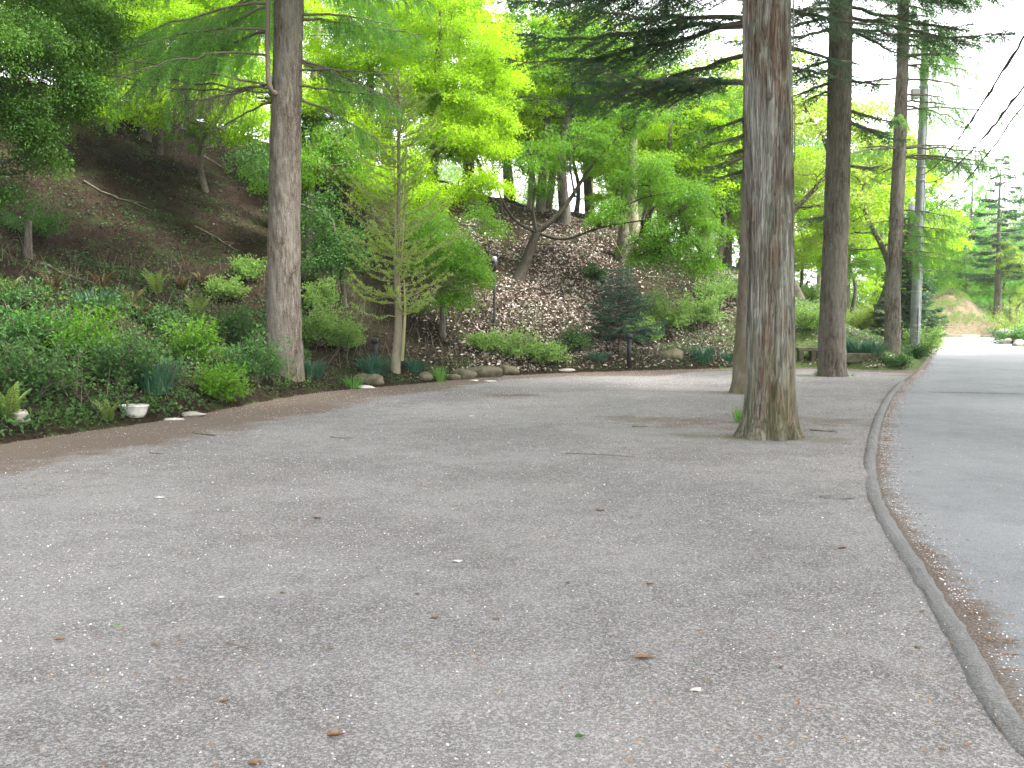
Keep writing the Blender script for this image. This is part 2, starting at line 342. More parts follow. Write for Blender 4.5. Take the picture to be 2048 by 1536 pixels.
def soil():
    b = NB('hill_soil'); n = b.noise(1.1, det=6, rough=.65); f = b.noise(22, det=5, rough=.7); v = b.voro(26)
    sp = b.n('ShaderNodeSeparateColor'); b.put(sp.inputs[0], v.outputs['Color'])
    c = b.ramp(f, [(.3, (.008, .0055, .0035)), (.5, (.018, .0115, .0075)), (.68, (.036, .024, .016))])
    c = b.mix(b.math('MULTIPLY', b.ramp(sp.outputs[0], [(.55, 0.0), (1, 1.0)]), .5), c, (.07, .05, .035))
    c = b.mix(b.math('MULTIPLY', b.ramp(b.math('ADD', n, b.math('MULTIPLY', b.noise(9, det=4), .35)), [(.68, 0.0), (.8, 1.0)]), .7), c, (.035, .045, .017))
    gr = b.attr('green'); c = b.mix(b.math('MULTIPLY', b.ramp(b.math('ADD', gr, b.math('SUBTRACT', b.noise(3, det=5), .5)), [(.35, 0.0), (.7, 1.0)]), .75), c, b.ramp(f, [(.35, (.06, .10, .025)), (.65, (.14, .2, .06))]))
    return b.done(b.pr(c, .95, b.bump(b.math('ADD', f, v.outputs['Distance']), .03, .9), .1))
M['soil'] = soil()
def plain(name, c1, c2, sc=12, rough=.7, bumpd=.004, spec=.3, metal=0.0):
    b = NB(name); n = b.noise(sc, det=5, rough=.6); return b.done(b.pr(b.ramp(n, [(.35, c1), (.65, c2)]), rough, b.bump(n, bumpd, .8), spec, metal))
M['stone'] = plain('stone', (.2, .18, .15), (.38, .35, .31), 7, .9, .03)
M['stone_moss'] = plain('mossy_stone', (.05, .055, .022), (.15, .125, .09), 5, .95, .03)
M['white_stone'] = plain('white_stone', (.32, .30, .26), (.6, .57, .53), 8, .85, .02)
M['granite'] = plain('granite', (.35, .35, .34), (.55, .55, .53), 30, .85, .006)
M['planter'] = plain('planter_plaster', (.30, .29, .26), (.62, .6, .56), 6, .85, .006)
M['black'] = plain('black_paint', (.012, .012, .013), (.03, .03, .03), 12, .45, .001)
M['lampglass'] = plain('lamp_cap', (.35, .36, .38), (.5, .5, .52), 20, .4, .001)
M['pole'] = plain('pole_concrete', (.10, .11, .108), (.165, .175, .172), 5, .85, .003)
M['pole_band'] = plain('pole_band', (.16, .17, .17), (.22, .23, .23), 9, .6, .001, .4, .4)
M['conduit'] = plain('conduit_grey', (.17, .19, .2), (.26, .285, .295), 9, .6, .001)
M['wire'] = plain('wire', (.02, .02, .022), (.035, .035, .04), 9, .6, .001)
M['wood'] = plain('weathered_wood', (.10, .085, .06), (.2, .17, .13), 14, .9, .01)
M['crack'] = plain('crack_tar', (.02, .02, .02), (.04, .04, .04), 14, .9, .001)

M['leaf_brown'] = plain('fallen_leaf', (.13, .07, .04), (.30, .20, .13), 22, .7, .001)
# ------------------------------------------------------------------ ground, lot, road, berm
def axis(a, b, step, far, k=1.25):
    core = list(np.arange(a, b + 1e-6, step)); s = step; x = core[-1]
    while x < far: s *= k; x += s; core.append(x)
    s = step; x = core[0]
    while x > -far: s *= k; x -= s; core.insert(0, x)
    return np.array(core)
xs = axis(-22, 30, .2, 1500); ys = axis(0, 66, .2, 1500)
X, Y = np.meshgrid(xs, ys, indexing='ij'); Z = height(X, Y)
pxg = 1024 + FPX * X / np.maximum(Y, 3)
dd = hill_d(X, Y).reshape(X.shape)
green = smooth(1350, 1600, pxg) * .75 + (smooth(0, 1, dd) - smooth(2.5, 4.5, dd)) * .25 + ((dd <= 0) & (Y < 90)) * .6 + (Y > 60) * .4
V = np.stack([X, Y, Z - (dd <= 0) * .03], -1).reshape(-1, 3)
tag(mesh_np('ground', V, grid_faces(len(xs), len(ys))[:, ::-1], M['soil'], attrs={'green': green}), kind='structure')

TREES = {'cedar': G(1538, 874), 'fir_back': G(1500, 786), 'fir_right': G(1664, 752), 'larch_left': G(572, 783), 'larch_right': G(1784, 722)}
En = resample(E, 260); Kn = resample(K[:iK + 1], 260)
t = np.linspace(0, 1, 120)[None, :, None]
XY = En[:, None] * (1 - t) + Kn[:, None] * t
x, y = XY[..., 0].ravel(), XY[..., 1].ravel()
de = dist_poly(x, y, E); dk = dist_poly(x, y, K)
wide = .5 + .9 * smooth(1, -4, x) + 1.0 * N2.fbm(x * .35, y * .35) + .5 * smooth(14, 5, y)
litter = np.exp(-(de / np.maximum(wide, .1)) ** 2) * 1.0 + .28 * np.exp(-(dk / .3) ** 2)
litter += .12 * smooth(13, 20, y) + .50 * smooth(.50, .72, N3.fbm(x * .35 + 5, y * .5)) * smooth(8, 14, y)  # litter patches, plus canopy shade put into the colour towards the back
moss = np.zeros_like(x)
for k_, (a, b_) in {'cedar': (1.5, .8), 'fir_back': (1.5, .9), 'fir_right': (1.1, .8)}.items():
    q = TREES[k_]; moss += .50 * np.exp(-(((x - q[0]) / a) ** 2 + ((y - q[1]) / b_) ** 2))
q = TREES['cedar']; moss += .30 * np.exp(-(((x - q[0] + 1.3) / 1.2) ** 2 + ((y - q[1] - .1) / .4) ** 2)) + .25 * np.exp(-(((x - q[0] - .7) / .5) ** 2 + ((y - q[1] + .5) / .6) ** 2))
litter = np.clip(litter, 0, 1.2)
z = np.full_like(x, .0) + .012 * (N1.fbm(x * .6, y * .6) - .5)
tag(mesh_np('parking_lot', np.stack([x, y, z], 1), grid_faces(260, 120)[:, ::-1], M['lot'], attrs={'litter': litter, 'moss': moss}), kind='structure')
# road
Kr = resample(K, 300); tg = nrm(np.gradient(Kr, axis=0)); pr_ = np.stack([tg[:, 1], -tg[:, 0]], 1)
wd = np.interp(Kr[:, 1], [-7, 8, 30, 45, 54], [5.5, 4.6, 3.8, 3.5, 3.8])
tt = np.linspace(0, 1, 24)
XY = Kr[:, None] + pr_[:, None] * (wd[:, None] * tt[None])[..., None]
x, y = XY[..., 0].ravel(), XY[..., 1].ravel(); dk = dist_poly(x, y, K)
lit = .75 * np.exp(-(dk / .28) ** 2) + .25 * smooth(.55, .7, N3.fbm(x * .5, y * .3)) * np.exp(-(dk / 1.2) ** 2)
tag(mesh_np('road', np.stack([x, y, np.full_like(x, -.012)], 1), grid_faces(300, 24)[:, ::-1], M['road'], attrs={'litter': lit, 'moss': lit * 0}), kind='structure')
# crossing road at the far end
V = np.array([(14, 53.0, -.008), (60, 44.5, -.008), (66, 51, -.008), (14, 59.5, -.008)])
tag(mesh_np('crossing_road', V, np.array([[0, 1, 2, 3]]), M['sun_painted_road']), kind='structure')
# crack across the road
a, b_ = G(1855, 783), G(2090, 786); n = 60; r = rng(5); s = np.linspace(0, 1, n)
c = a[None] * (1 - s[:, None]) + b_[None] * s[:, None]; c[:, 1] += np.cumsum(r.normal(0, .03, n)) * .6; wv = .02 + .035 * r.random(n)
V = np.concatenate([c + np.array([0, 1, 0]) * wv[:, None], c - np.array([0, 1, 0]) * wv[:, None]]); V[:, 2] = -.007
tag(mesh_np('road_crack', V, np.stack([np.arange(n - 1), np.arange(1, n), n + np.arange(1, n), n + np.arange(n - 1)], 1), M['crack']), kind='structure')
# asphalt berm
def berm(path, w0, h0, name, label):
    r = rng(9); n = len(path); tg = nrm(np.gradient(path, axis=0)); pp = np.stack([tg[:, 1], -tg[:, 0]], 1)
    u = np.linspace(-1, 1, 15); prof = (1 - np.abs(u) ** 2.6)
    s = np.linspace(0, 1, n); fade = np.minimum(1, np.minimum(s, 1 - s) * n / 10.)
    ww = w0 * (1 + .22 * (N1.fbm(np.arange(n) * .12, np.zeros(n)) - .5)) ; V = []
    for k in range(15):
        jit = (N2(np.arange(n) * .5, np.full(n, k * .9)) - .5) * .012
        off = u[k] * ww * .5 + jit * 2.4
        dip = 1 - .5 * np.exp(-((path[:, 1] - 9.4) / .5) ** 2) - .35 * smooth(.5, .7, N3(path[:, 1] * .9, path[:, 1] * 0)); V.append(np.column_stack([path + pp * off[:, None], -.02 + (.02 + h0 * dip) * prof[k] * fade + jit * prof[k] * .5]))
    V = np.stack(V, 1).reshape(-1, 3)
    return tag(mesh_np(name, V, grid_faces(n, 15)[:, ::-1], M['berm']), kind='structure')
wholeK = K[K[:, 1] < 22.5]; berm(resample(wholeK, 420), .155, .018, 'kerb', '')
# low raised lump of asphalt beside the kerb
def blob(center, rad, seed, name, mat, parent=None, n=14, amp=.25, flat=False):
    r = rng(seed); th = np.linspace(0, math.pi, n); ph = np.arange(n * 2) * math.pi / n; T_, P_ = np.meshgrid(th, ph, indexing='ij')
    d = np.stack([np.sin(T_) * np.cos(P_), np.sin(T_) * np.sin(P_), np.cos(T_)], -1)
    f = r.normal(size=(5, 3)) * 2.2; o = r.random(5) * 6
    k = 1 + amp * sum(np.sin(d @ f[i] + o[i]) for i in range(5)) / 2.2
    f2 = r.normal(size=(6, 3)) * 6; k += amp * .3 * sum(np.sin(d @ f2[i] + i) for i in range(6)) / 3
    V = (d * k[..., None] * np.array(rad)).reshape(-1, 3) + np.array(center)
    return mesh_np(name, V, grid_faces(n, 2 * n, True)[:, ::-1], mat, parent, smooth_=True)
q = G(1672, 996); tag(blob((q[0], q[1], .0), (.11, .06, .035), 4, 'asphalt_lump', M['berm'], amp=.55), 'broken dark asphalt lump sticking up from the lot beside the kerb', 'asphalt lump')

# ------------------------------------------------------------------ litter on the ground (uncountable)
def surf_normal(x, y, e=.15):
    hx = (height(x + e, y) - height(x - e, y)) / (2 * e); hy = (height(x, y + e) - height(x, y - e)) / (2 * e)
    return nrm(np.stack([-hx, -hy, np.ones_like(hx)], 1))
def flat_leaves(name, x, y, z, N, L, W, mat, label, cat, seed, tilt=.35, lift=.01):
    r = rng(seed); n = len(x); nn = nrm(N + r.normal(0, tilt, (n, 3)) * np.array([1, 1, .3])); d = nrm(np.cross(nn, rand_dir(r, n)))
    p = np.stack([x, y, z + lift + r.random(n) * lift], 1) + nn * .004
    f = Foliage(); f.add(p - d * L[:, None] * .5, d, nn, L, W); return tag(f.build(name, mat), label, cat, kind='stuff')
r = rng(21)
n = 560000; x = r.uniform(-16, 22, n); y = r.uniform(4, 46, n); d = hill_d(x, y); px = 1024 + FPX * x / y
dens = np.where(px > 820, 1.0, .30) * (px < 1800) * (px > -60) * smooth(46, 30, y)
dens *= np.where(px > 820, .25 + 1.3 * smooth(.4, .62, N1.fbm(x * .45, y * .45)), .4 + .9 * N2.fbm(x * .6, y * .6)) * np.where(px > 1480, .45, 1)
k = (d > .12) & (r.random(n) < dens); x, y, px = x[k], y[k], px[k]; z = height(x, y); N = surf_normal(x, y)
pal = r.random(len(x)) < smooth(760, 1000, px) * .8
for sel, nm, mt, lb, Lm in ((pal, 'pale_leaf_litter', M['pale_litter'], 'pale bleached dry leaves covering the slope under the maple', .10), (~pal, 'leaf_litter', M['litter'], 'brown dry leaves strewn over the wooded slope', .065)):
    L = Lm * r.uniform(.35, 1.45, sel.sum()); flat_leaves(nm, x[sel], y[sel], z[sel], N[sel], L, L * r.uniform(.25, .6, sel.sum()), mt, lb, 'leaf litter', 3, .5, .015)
# petals and grit on lot and road
n = 75000; x = r.uniform(-10, 13, n); y = 2.6 + 26 * r.random(n) ** 1.3; lotpoly = np.vstack([E, K[:iK + 1][::-1]])
k = inside(x, y, lotpoly) & (np.abs(x) < y * .6 + .3) & (r.random(n) < .30 + .9 * smooth(.42, .65, N3.fbm(x * .8, y * .8))); x, y = x[k], y[k]
dk = np.abs(r.normal(0, .10, 14000)) + .10; s = r.integers(0, 299, 14000); wK = (Kr[s, 1] > 2.8) & (Kr[s, 1] < 26) & (r.random(14000) < .25 + N1.fbm(Kr[s, 1] * 1.3, s * 0)); s = s[wK]; dk = dk[wK]
fr = r.random(len(s))[:, None]; kp = Kr[s] * (1 - fr) + Kr[np.minimum(s + 1, 299)] * fr + pr_[s] * dk[:, None]
n2 = 3500; x2 = r.uniform(2, 12, n2); y2 = r.uniform(3, 26, n2); kx = np.interp(y2, K[:, 1], K[:, 0]); k2 = x2 > kx + .25; x2, y2 = x2[k2], y2[k2]
xa = np.r_[x, kp[:, 0], x2]; ya = np.r_[y, kp[:, 1], y2]; za = np.r_[np.full(len(x), .006), np.full(len(kp), -.008), np.full(len(x2), -.010)]
L = .0095 * r.uniform(.5, 1.5, len(xa)) * (1 + .02 * ya); N = np.tile([0, 0, 1.], (len(xa), 1))
flat_leaves('fallen_petals', xa, ya, za, N, L, L * .75, M['petal'], 'pale pink blossom petals scattered over the asphalt and along the kerb', 'petals', 5, .25, .003)
# brown needles and bits along the lot edge and the kerb
n = 90000; x = r.uniform(-10, 13, n); y = 2.6 + 27 * r.random(n); k = inside(x, y, lotpoly); x, y = x[k], y[k]; de = dist_poly(x, y, E); dkk = dist_poly(x, y, K)
k = r.random(len(x)) < (.9 * np.exp(-(de / .7) ** 2) + .25 * np.exp(-(dkk / .25) ** 2) + .05 + .45 * smooth(.50, .66, N3.fbm(x * .9 + 3, y * .9)) + .7 * sum(np.exp(-(((x - q_[0]) ** 2 + (y - q_[1]) ** 2) / .5)) for q_ in TREES.values())); x, y = x[k], y[k]
n2 = 5000; xi = r.integers(0, 299, n2); off = .12 + np.abs(r.normal(0, .12, n2)); q = Kr[xi] + pr_[xi] * off[:, None]; q = q[(q[:, 1] > 2.8) & (q[:, 1] < 30)]
xa = np.r_[x, q[:, 0]]; ya = np.r_[y, q[:, 1]]; za = np.r_[np.full(len(x), .007), np.full(len(q), -.005)]; L = r.uniform(.015, .04, len(xa)); N = np.tile([0, 0, 1.], (len(xa), 1))
flat_leaves('needle_litter', xa, ya, za, N, L, L * .22 + .002, M['needle_litter'], 'rusty brown needles and scraps along the edges of the asphalt', 'leaf litter', 6, .2, .003)

# ------------------------------------------------------------------ trunks
def bark_tube(name, pts, rad, mat, parent, sides=48, rings=160, seed=1, amps=(.05, .025), na=(9, 28), nz=(1.2, 5), flare=0, flare_h=.5, lobes=6):
    pts = catmull(pts, 12); rad_in = np.asarray(rad, float)
    tl = np.linspace(0, 1, len(rad_in)); P_ = resample(pts, rings); s = np.linspace(0, 1, rings); rr = np.interp(s, tl, rad_in)
    zz = np.r_[0, np.cumsum(np.linalg.norm(np.diff(P_, axis=0), axis=1))]
    ang = np.arange(sides) * 2 * np.pi / sides; A, Zz = np.meshgrid(ang / (2 * np.pi), zz); k = np.ones_like(A)
    for i, (am, a_, z_) in enumerate(zip(amps, na, nz)):
        g = rng(seed * 17 + i).random((int(max(4, zz[-1] * z_)) + 3, a_)); yi = np.clip(Zz * z_, 0, g.shape[0] - 2.001); xi = A * a_
        x0 = xi.astype(int) % a_; x1 = (x0 + 1) % a_; fx = xi - np.floor(xi); y0 = yi.astype(int); fy = yi - y0; fx = fx * fx * (3 - 2 * fx)
        v = (g[y0, x0] * (1 - fx) + g[y0, x1] * fx) * (1 - fy) + (g[y0 + 1, x0] * (1 - fx) + g[y0 + 1, x1] * fx) * fy; k += am * (v - .5) * 2
    if flare:
        lob = .55 + .45 * np.cos(A * 2 * np.pi * lobes + 1.3 * np.sin(A * 2 * np.pi * 2 + seed)); k += flare * np.exp(-Zz / flare_h * 2.2) * lob
    d = np.stack([np.cos(ang), np.sin(ang), np.zeros(sides)], 1)
    V = P_[:, None] + d[None] * (rr[:, None] * k)[..., None]
    return mesh_np(name, V.reshape(-1, 3), grid_faces(rings, sides, True), mat, parent)
def bez(a, b, sag=0.0, n=8, side=None):
    t = np.linspace(0, 1, n)[:, None]; a = np.asarray(a, float); b = np.asarray(b, float); p = a * (1 - t) + b * t
    p[:, 2] += sag * 4 * (t * (1 - t))[:, 0]
    if side is not None: p += np.asarray(side)[None] * 4 * t * (1 - t)
    return p

PER = 2.2
# -------------------------------------------------- broadleaf builder
def broadleaf(name, label, cat, base, trunk, trad, crowns, leaf, barkm='bark_dark', seed=1, leafL=.075, per=70, spray=.55, group=None, droop=.25, flat=.10, limbs=None, lr=.05, cols=1.0):
    """trunk: world points; crowns: (centre, radii, number of sprays); limbs grow from the trunk to each crown"""
    r = rng(seed); root = thing(name, label, cat, base, group)
    trunk = np.asarray(trunk, float); tp = catmull(trunk, 8); bark_tube('trunk', trunk, trad, M[barkm], root, 14, 46, seed, (.08, .04), (5, 9), (1.5, 4), .35, .4, 4)
    T_ = Tubes(); F_ = Foliage(); tw = [[], [], []]
    lims = []
    for L_ in (limbs or []):
        l = catmull(L_[0], 6); lims.append(l); T_.add(l, np.linspace(L_[1], L_[1] * .25, len(l)), 7)
    allp = [tp[len(tp) // 3:]] + lims
    for c, rd, ns in crowns:
        c = np.asarray(c, float); rd = np.asarray(rd, float)
        nodes = np.vstack(allp); dn = np.linalg.norm(nodes - c, axis=1) + 1.2 * np.maximum(0, nodes[:, 2] - c[2] + .3 * rd[2]); st = nodes[np.argmin(dn)]
        if np.linalg.norm(st - c) > .5:
            l = bez(st, c, -.06 * np.linalg.norm(st - c), 9, r.normal(0, .12, 3)); l[1:-1] += r.normal(0, .05, (7, 3)); T_.add(l, np.linspace(lr, lr * .35, 9), 6)
        else: l = np.array([st, c])
        sub = []
        for i in range(max(3, ns // 12)):
            d = rand_dir(r, 1)[0]; e = c + d * rd * .62; s0 = l[r.integers(len(l) // 3, len(l))]; q = bez(s0, e, -.05, 6, r.normal(0, .08, 3)); T_.add(q, np.linspace(lr * .4, lr * .15, 6), 5); sub.append(q)
        nodes = np.vstack([l] + sub)
        d = rand_dir(r, ns); rad_ = r.random(ns) ** .42; C = c + d * rd * rad_[:, None]
        for i in range(ns):
            s0 = nodes[np.argmin(np.linalg.norm(nodes - C[i], axis=1))]; o = C[i] - c; o[2] *= .3; o = nrm(o + r.normal(0, .25, 3)); o[2] = 0; o = nrm(o)
            m = (s0 + C[i]) / 2 + r.normal(0, .05, 3); tw[0].append(s0); tw[1].append(m); tw[0].append(m); tw[1].append(C[i]); tw[2] += [lr * .16, lr * .11]
            sd_ = np.array([-o[1], o[0], 0]); R_ = spray * r.uniform(.6, 1.3); k = int(per * PER * r.uniform(.6, 1.3)); rho = np.sqrt(r.random(k)) * R_; an = r.random(k) * 2 * np.pi
            u = rho * np.cos(an); v_ = rho * np.sin(an) * .75
            p = C[i] + o * u[:, None] + sd_ * v_[:, None]; p[:, 2] += r.normal(0, flat, k) - droop * (u / R_ + .3) * R_ - .15 * (rho ** 2) / R_
            nn = nrm(np.array([0, 0, 1.]) + .35 * o + r.normal(0, .45, (k, 3))); dd_ = nrm(o + r.normal(0, .8, (k, 3)) + np.array([0, 0, -.5]))
            F_.add(p, dd_, nn, leafL * r.uniform(.6, 1.3, k), leafL * .62 * r.uniform(.7, 1.2, k))
    V1, F1 = sticks(np.array(tw[0]), np.array(tw[1]), np.array(tw[2])); T_.V.append(V1); T_.F.append(F1 + T_.n); T_.n += len(V1)
    T_.build('branches', M['bark_dark' if barkm == 'bark_dark' else barkm], root); F_.build('crown', M[leaf], root); return root
def PX(px, py, D): return P(px, py, D)
def ell(px, py, D, rx, ry, ns, dz=1.0):
    s = D / FPX; return (P(px, py, D), (rx * s, max(rx, ry) * s * dz, ry * s), ns)

# -------------------------------------------------- conifer limbs
def conifer_limb(T_, F_, tw, r, start, az, length, rise, droop, r0, kind='fir', dens=1.0, bare=0.12, nsz=1.0):
    h = np.array([math.sin(az), math.cos(az), 0]); sdv = np.array([h[1], -h[0], 0]); n = 14; t = np.linspace(0, 1, n)
    bend = r.normal(0, .1)
    p = start + h * (length * t)[:, None] + sdv * (bend * length * t ** 2)[:, None]
    p[:, 2] += length * (rise * t - droop * t ** 2 + (.18 * t ** 4 if kind == 'fir' else .05 * t ** 4)); p[1:] += r.normal(0, .012 * length, (n - 1, 3)) * .5
    T_.add(p, r0 * (1 - t) ** .8 + .006, 6)
    ns = max(4, int(length / (.085 if kind == 'fir' else .10) * dens)); ts = np.sort(r.uniform(bare, 1, ns)); sgn = np.where(np.arange(ns) % 2, 1, -1)
    S = np.stack([np.interp(ts, t, p[:, k]) for k in range(3)], 1); tan = nrm(np.stack([np.interp(ts, t, np.gradient(p[:, k])) for k in range(3)], 1))
    if kind == 'fir':
        sl = (length * .34 * (1 - ts) ** .75 * np.minimum(1, (ts - bare) / .2 + .35) + .14) * r.uniform(.55, 1.15, ns)
        D_ = nrm(tan * .75 + sdv * sgn[:, None] * .9 + np.array([0, 0, -.18]) + r.normal(0, .14, (ns, 3)))
        Ee = S + D_ * sl[:, None]; Ee[:, 2] -= .12 * sl; tw[0].append(S); tw[1].append(Ee); tw[2].append(np.full(ns, .006) + sl * .004)
        # tertiary twigs with needles
        A = []; B = []
        for i in range(ns):
            m = max(2, int(sl[i] / .05)); q = np.linspace(.08, 1, m)[:, None]; pts = S[i] * (1 - q) + Ee[i] * q; s2 = np.where(np.arange(m) % 2, 1, -1)[:, None]
            lat = nrm(np.cross(D_[i], np.array([0, 0, 1.]))); dl = nrm(D_[i] * .8 + lat * s2 * .8 + r.normal(0, .18, (m, 3)) + np.array([0, 0, -.12])); ln = (.06 + .26 * sl[i] * (1 - q) ** .8) * r.uniform(.6, 1.2, (m, 1))
            A.append(pts); B.append(pts + dl * ln)
            if i % 2 == 0: pass
        A = np.vstack(A); B = np.vstack(B); 
        k = 8; q = r.random((len(A), k, 1)); pp = (A[:, None] * (1 - q) + B[:, None] * q).reshape(-1, 3); dl = np.repeat(nrm(B - A), k, 0); m = len(pp)
        lat = nrm(np.cross(dl, np.array([0, 0, 1.]))) * np.where(r.random((m, 1)) < .5, 1, -1)
        F_.add(pp, dl * .8 + lat * .7 + r.normal(0, .25, (m, 3)), nrm(np.array([0, 0, 1.]) + r.normal(0, .5, (m, 3))), nsz * r.uniform(.045, .08, m), nsz * r.uniform(.014, .022, m))
        tw[0].append(A[::2]); tw[1].append(B[::2]); tw[2].append(np.full(len(A[::2]), .003))
    else:   # larch: side shoots and hanging twigs with soft tufts
        sl = (length * .22 * (1 - ts) ** .6 + .12) * r.uniform(.5, 1.3, ns)
        D_ = nrm(tan * .8 + sdv * sgn[:, None] * .7 + np.array([0, 0, -.35]) + r.normal(0, .2, (ns, 3))); Ee = S + D_ * sl[:, None]; Ee[:, 2] -= .25 * sl
        tw[0].append(S); tw[1].append(Ee); tw[2].append(np.full(ns, .005))
        A = [S]; B = [Ee]
        for i in range(ns):
            m = max(2, int(sl[i] / .07)); q = r.random(m)[:, None]; pts = S[i] * (1 - q) + Ee[i] * q
            dn = nrm(np.array([0, 0, -1.]) + .5 * D_[i] + r.normal(0, .25, (m, 3))); A.append(pts); B.append(pts + dn * r.uniform(.12, .42, (m, 1)))
        A = np.vstack(A); B = np.vstack(B); tw[0].append(A[ns:]); tw[1].append(B[ns:]); tw[2].append(np.full(len(A) - ns, .0028))
        if F_ is not None:
            ln = np.linalg.norm(B - A, axis=1); cnt = np.maximum(3, (ln / .016).astype(int)); idx = np.repeat(np.arange(len(A)), cnt); q = r.random(len(idx))[:, None]
            pp = A[idx] * (1 - q) + B[idx] * q; m = len(pp)
            F_.add(pp, rand_dir(r, m) + .3 * nrm(B - A)[idx], rand_dir(r, m), nsz * r.uniform(.03, .055, m), nsz * r.uniform(.009, .015, m))
    return p
def finish(root, T_, F_, tw, leafm, barkm):
    A = np.vstack(tw[0]); B = np.vstack(tw[1]); rr = np.concatenate([np.broadcast_to(x_, (len(a_),)) for x_, a_ in zip(tw[2], tw[0])])
    V1, F1 = sticks(A, B, rr); T_.V.append(V1); T_.F.append(F1 + T_.n); T_.n += len(V1)
    T_.build('branches', M[barkm], root)
    if F_ is not None and F_.count(): F_.build('crown', M[leafm], root)
AZ = lambda dx, dy: math.atan2(dx, dy)

# 1. larch at the left
b0 = TREES['larch_left']; D0 = b0[1]
root = thing('larch_tree', 'tall larch trunk with grey brown plated bark at the left edge of the lot', 'tree', b0)
bark_tube('trunk', [b0 + [0, 0, -.1], P(568, 600, D0), P(571, 300, D0), P(578, 0, D0), P(580, -300, D0), P(584, -900, D0)], [.36, .315, .30, .275, .265, .25, .22, .12], M['bark_larch'], root, 72, 420, 3, (.035, .035, .02), (7, 26, 48), (.8, 6, 12), .30, .45, 5)
T_ = Tubes(); tw = [[], [], []]; F_ = Foliage(); Td = Tubes(); twd = [[], [], []]; r = rng(31)
T_.add(catmull([P(555, 190, D0 - .2), P(540, 175, D0 - .35), P(535, 120, D0 - .35), P(536, 0, D0 - .35), P(538, -200, D0 - .3)], 8), np.linspace(.058, .04, 33) * r.uniform(.82, 1.12, 33), 9)
ax = P(575, 100, D0)
for (py, az, ln, ri, dr, kd) in [(178, -95, 4.6, .08, .05, 0), (185, -80, 3.6, .1, .08, 0), (172, -110, 3.8, .12, .0, 0), (165, -60, 2.6, -.1, .0, 0), (200, -70, 1.5, -.3, .1, 0),
                                 (140, 95, 1.8, .02, .1, 0), (172, 80, 1.9, -.08, .0, 0)]:
    s0 = P(545 if az < 0 else 600, py, D0 - .1); conifer_limb(Td, None, twd, r, s0, R(az), ln, ri, dr, .018, 'larch', 1.1, .1)
for (px, py, az, ln, ri, dr) in [(540, 8, -88, 4.2, -.02, .32), (540, 12, -75, 3.6, -.25, .25), (538, 60, -100, 3.8, .05, .35), (537, 65, -65, 3.2, .0, .4), (540, -20, -50, 3.5, .0, .3), (535, 110, -120, 3, .0, .35),
                                 (603, 38, 92, 2.4, -.05, .18), (603, 120, 80, 1.9, -.28, .15), (603, 125, 60, 2.0, -.2, .2), (604, 30, 110, 1.9, .0, .25), (603, 200, 75, 1.5, -.3, .2), (604, -40, 85, 2.4, .0, .2), (600, -60, 40, 2.6, .0, .2),
                                 (560, -60, -20, 3.5, 0, .3), (560, -90, -95, 4, .05, .3), (600, -130, 100, 3.6, .05, .25)]:
    conifer_limb(T_, F_, tw, r, P(px, py, D0), R(az), ln, ri, dr, .022, 'larch', 1.45, .12, 1.15)
for i in range(85):
    z_ = r.uniform(-1000, -170); conifer_limb(T_, F_, tw, r, P(580, max(z_, -900), D0), r.uniform(0, 6.28), r.uniform(3.0, 4.8) * (1 + z_ / 1500), .1, .1, .035, 'larch', .55, .12, 3.0)
finish(root, T_, F_, tw, 'larch', 'twig')
A = np.vstack(twd[0]); B = np.vstack(twd[1]); rr = np.concatenate([np.broadcast_to(x_, (len(a_),)) for x_, a_ in zip(twd[2], twd[0])]); V1, F1 = sticks(A, B, rr); Td.V.append(V1); Td.F.append(F1 + Td.n); Td.build('dead_branches', M['bark_larch'], root)
T_ = Tubes(); q = P(583, 550, D0 - .30); r = rng(4)
for i in range(7): T_.add(bez(q, q + r.normal(0, .07, 3) + [0, -.04, 0], .02, 5), np.linspace(.012, .004, 5), 5)
T_.build('broken_twigs', M['twig'], root)

# 2. the big cedar trunk in front
b0 = TREES['cedar']; D0 = b0[1]
root = thing('cedar_tree', 'nearest and thickest trunk with stringy peeling grey and red bark standing in the asphalt', 'tree', b0)
bark_tube('trunk', [b0 + [0, 0, -.06], P(1541, 780, D0), P(1541, 500, D0), P(1536, 250, D0), P(1532, 0, D0), P(1529, -300, D0), P(1525, -1500, D0)], [.315, .290, .285, .28, .275, .27, .24, .2, .12], M['bark_cedar'], root, 200, 640, 8, (.035, .05, .045), (7, 26, 70), (.35, .9, 2.2), .55, .42, 8)
r = rng(77); T_ = Tubes()   # loose bark strips and surface roots
for i in range(70):
    a = r.uniform(math.pi, 2 * math.pi); z0 = r.uniform(.05, 5.5); ln = r.uniform(.25, 1.1); rr_ = .288 + .004; c0 = np.array([b0[0] + .0, b0[1], 0])
    zz = np.linspace(z0, z0 + ln, 7); px_ = np.interp(zz, [0, 1.2, 3.0, 4.9, 6.5], [P(1540, 874, D0)[0], P(1541, 700, D0)[0], P(1539, 450, D0)[0], P(1535, 200, D0)[0], P(1532, 0, D0)[0]])
    lift = np.linspace(0, r.uniform(.0, .03), 7) * (1 if r.random() < .5 else -1); lift = np.abs(lift) if r.random() < .5 else np.abs(lift[::-1])
    V_ = np.stack([px_ + (rr_ + lift) * math.cos(a), c0[1] + (rr_ + lift) * math.sin(a), zz], 1); V_[:, 0] += np.linspace(0, r.normal(0, .01), 7); T_.add(V_, np.linspace(.009, .004, 7), 4)
T_.build('bark_strips', M['bark_cedar'], root)
T_ = Tubes(); F_ = Foliage(); tw = [[], [], []]
for i in range(70):
    z_ = r.uniform(-1450, -420); conifer_limb(T_, F_, tw, r, P(1530, z_, D0), r.uniform(0, 6.28), r.uniform(3.0, 4.8) * (1 + z_ / 2600), .1, .2, .04, 'fir', .42, .15, 3.8)
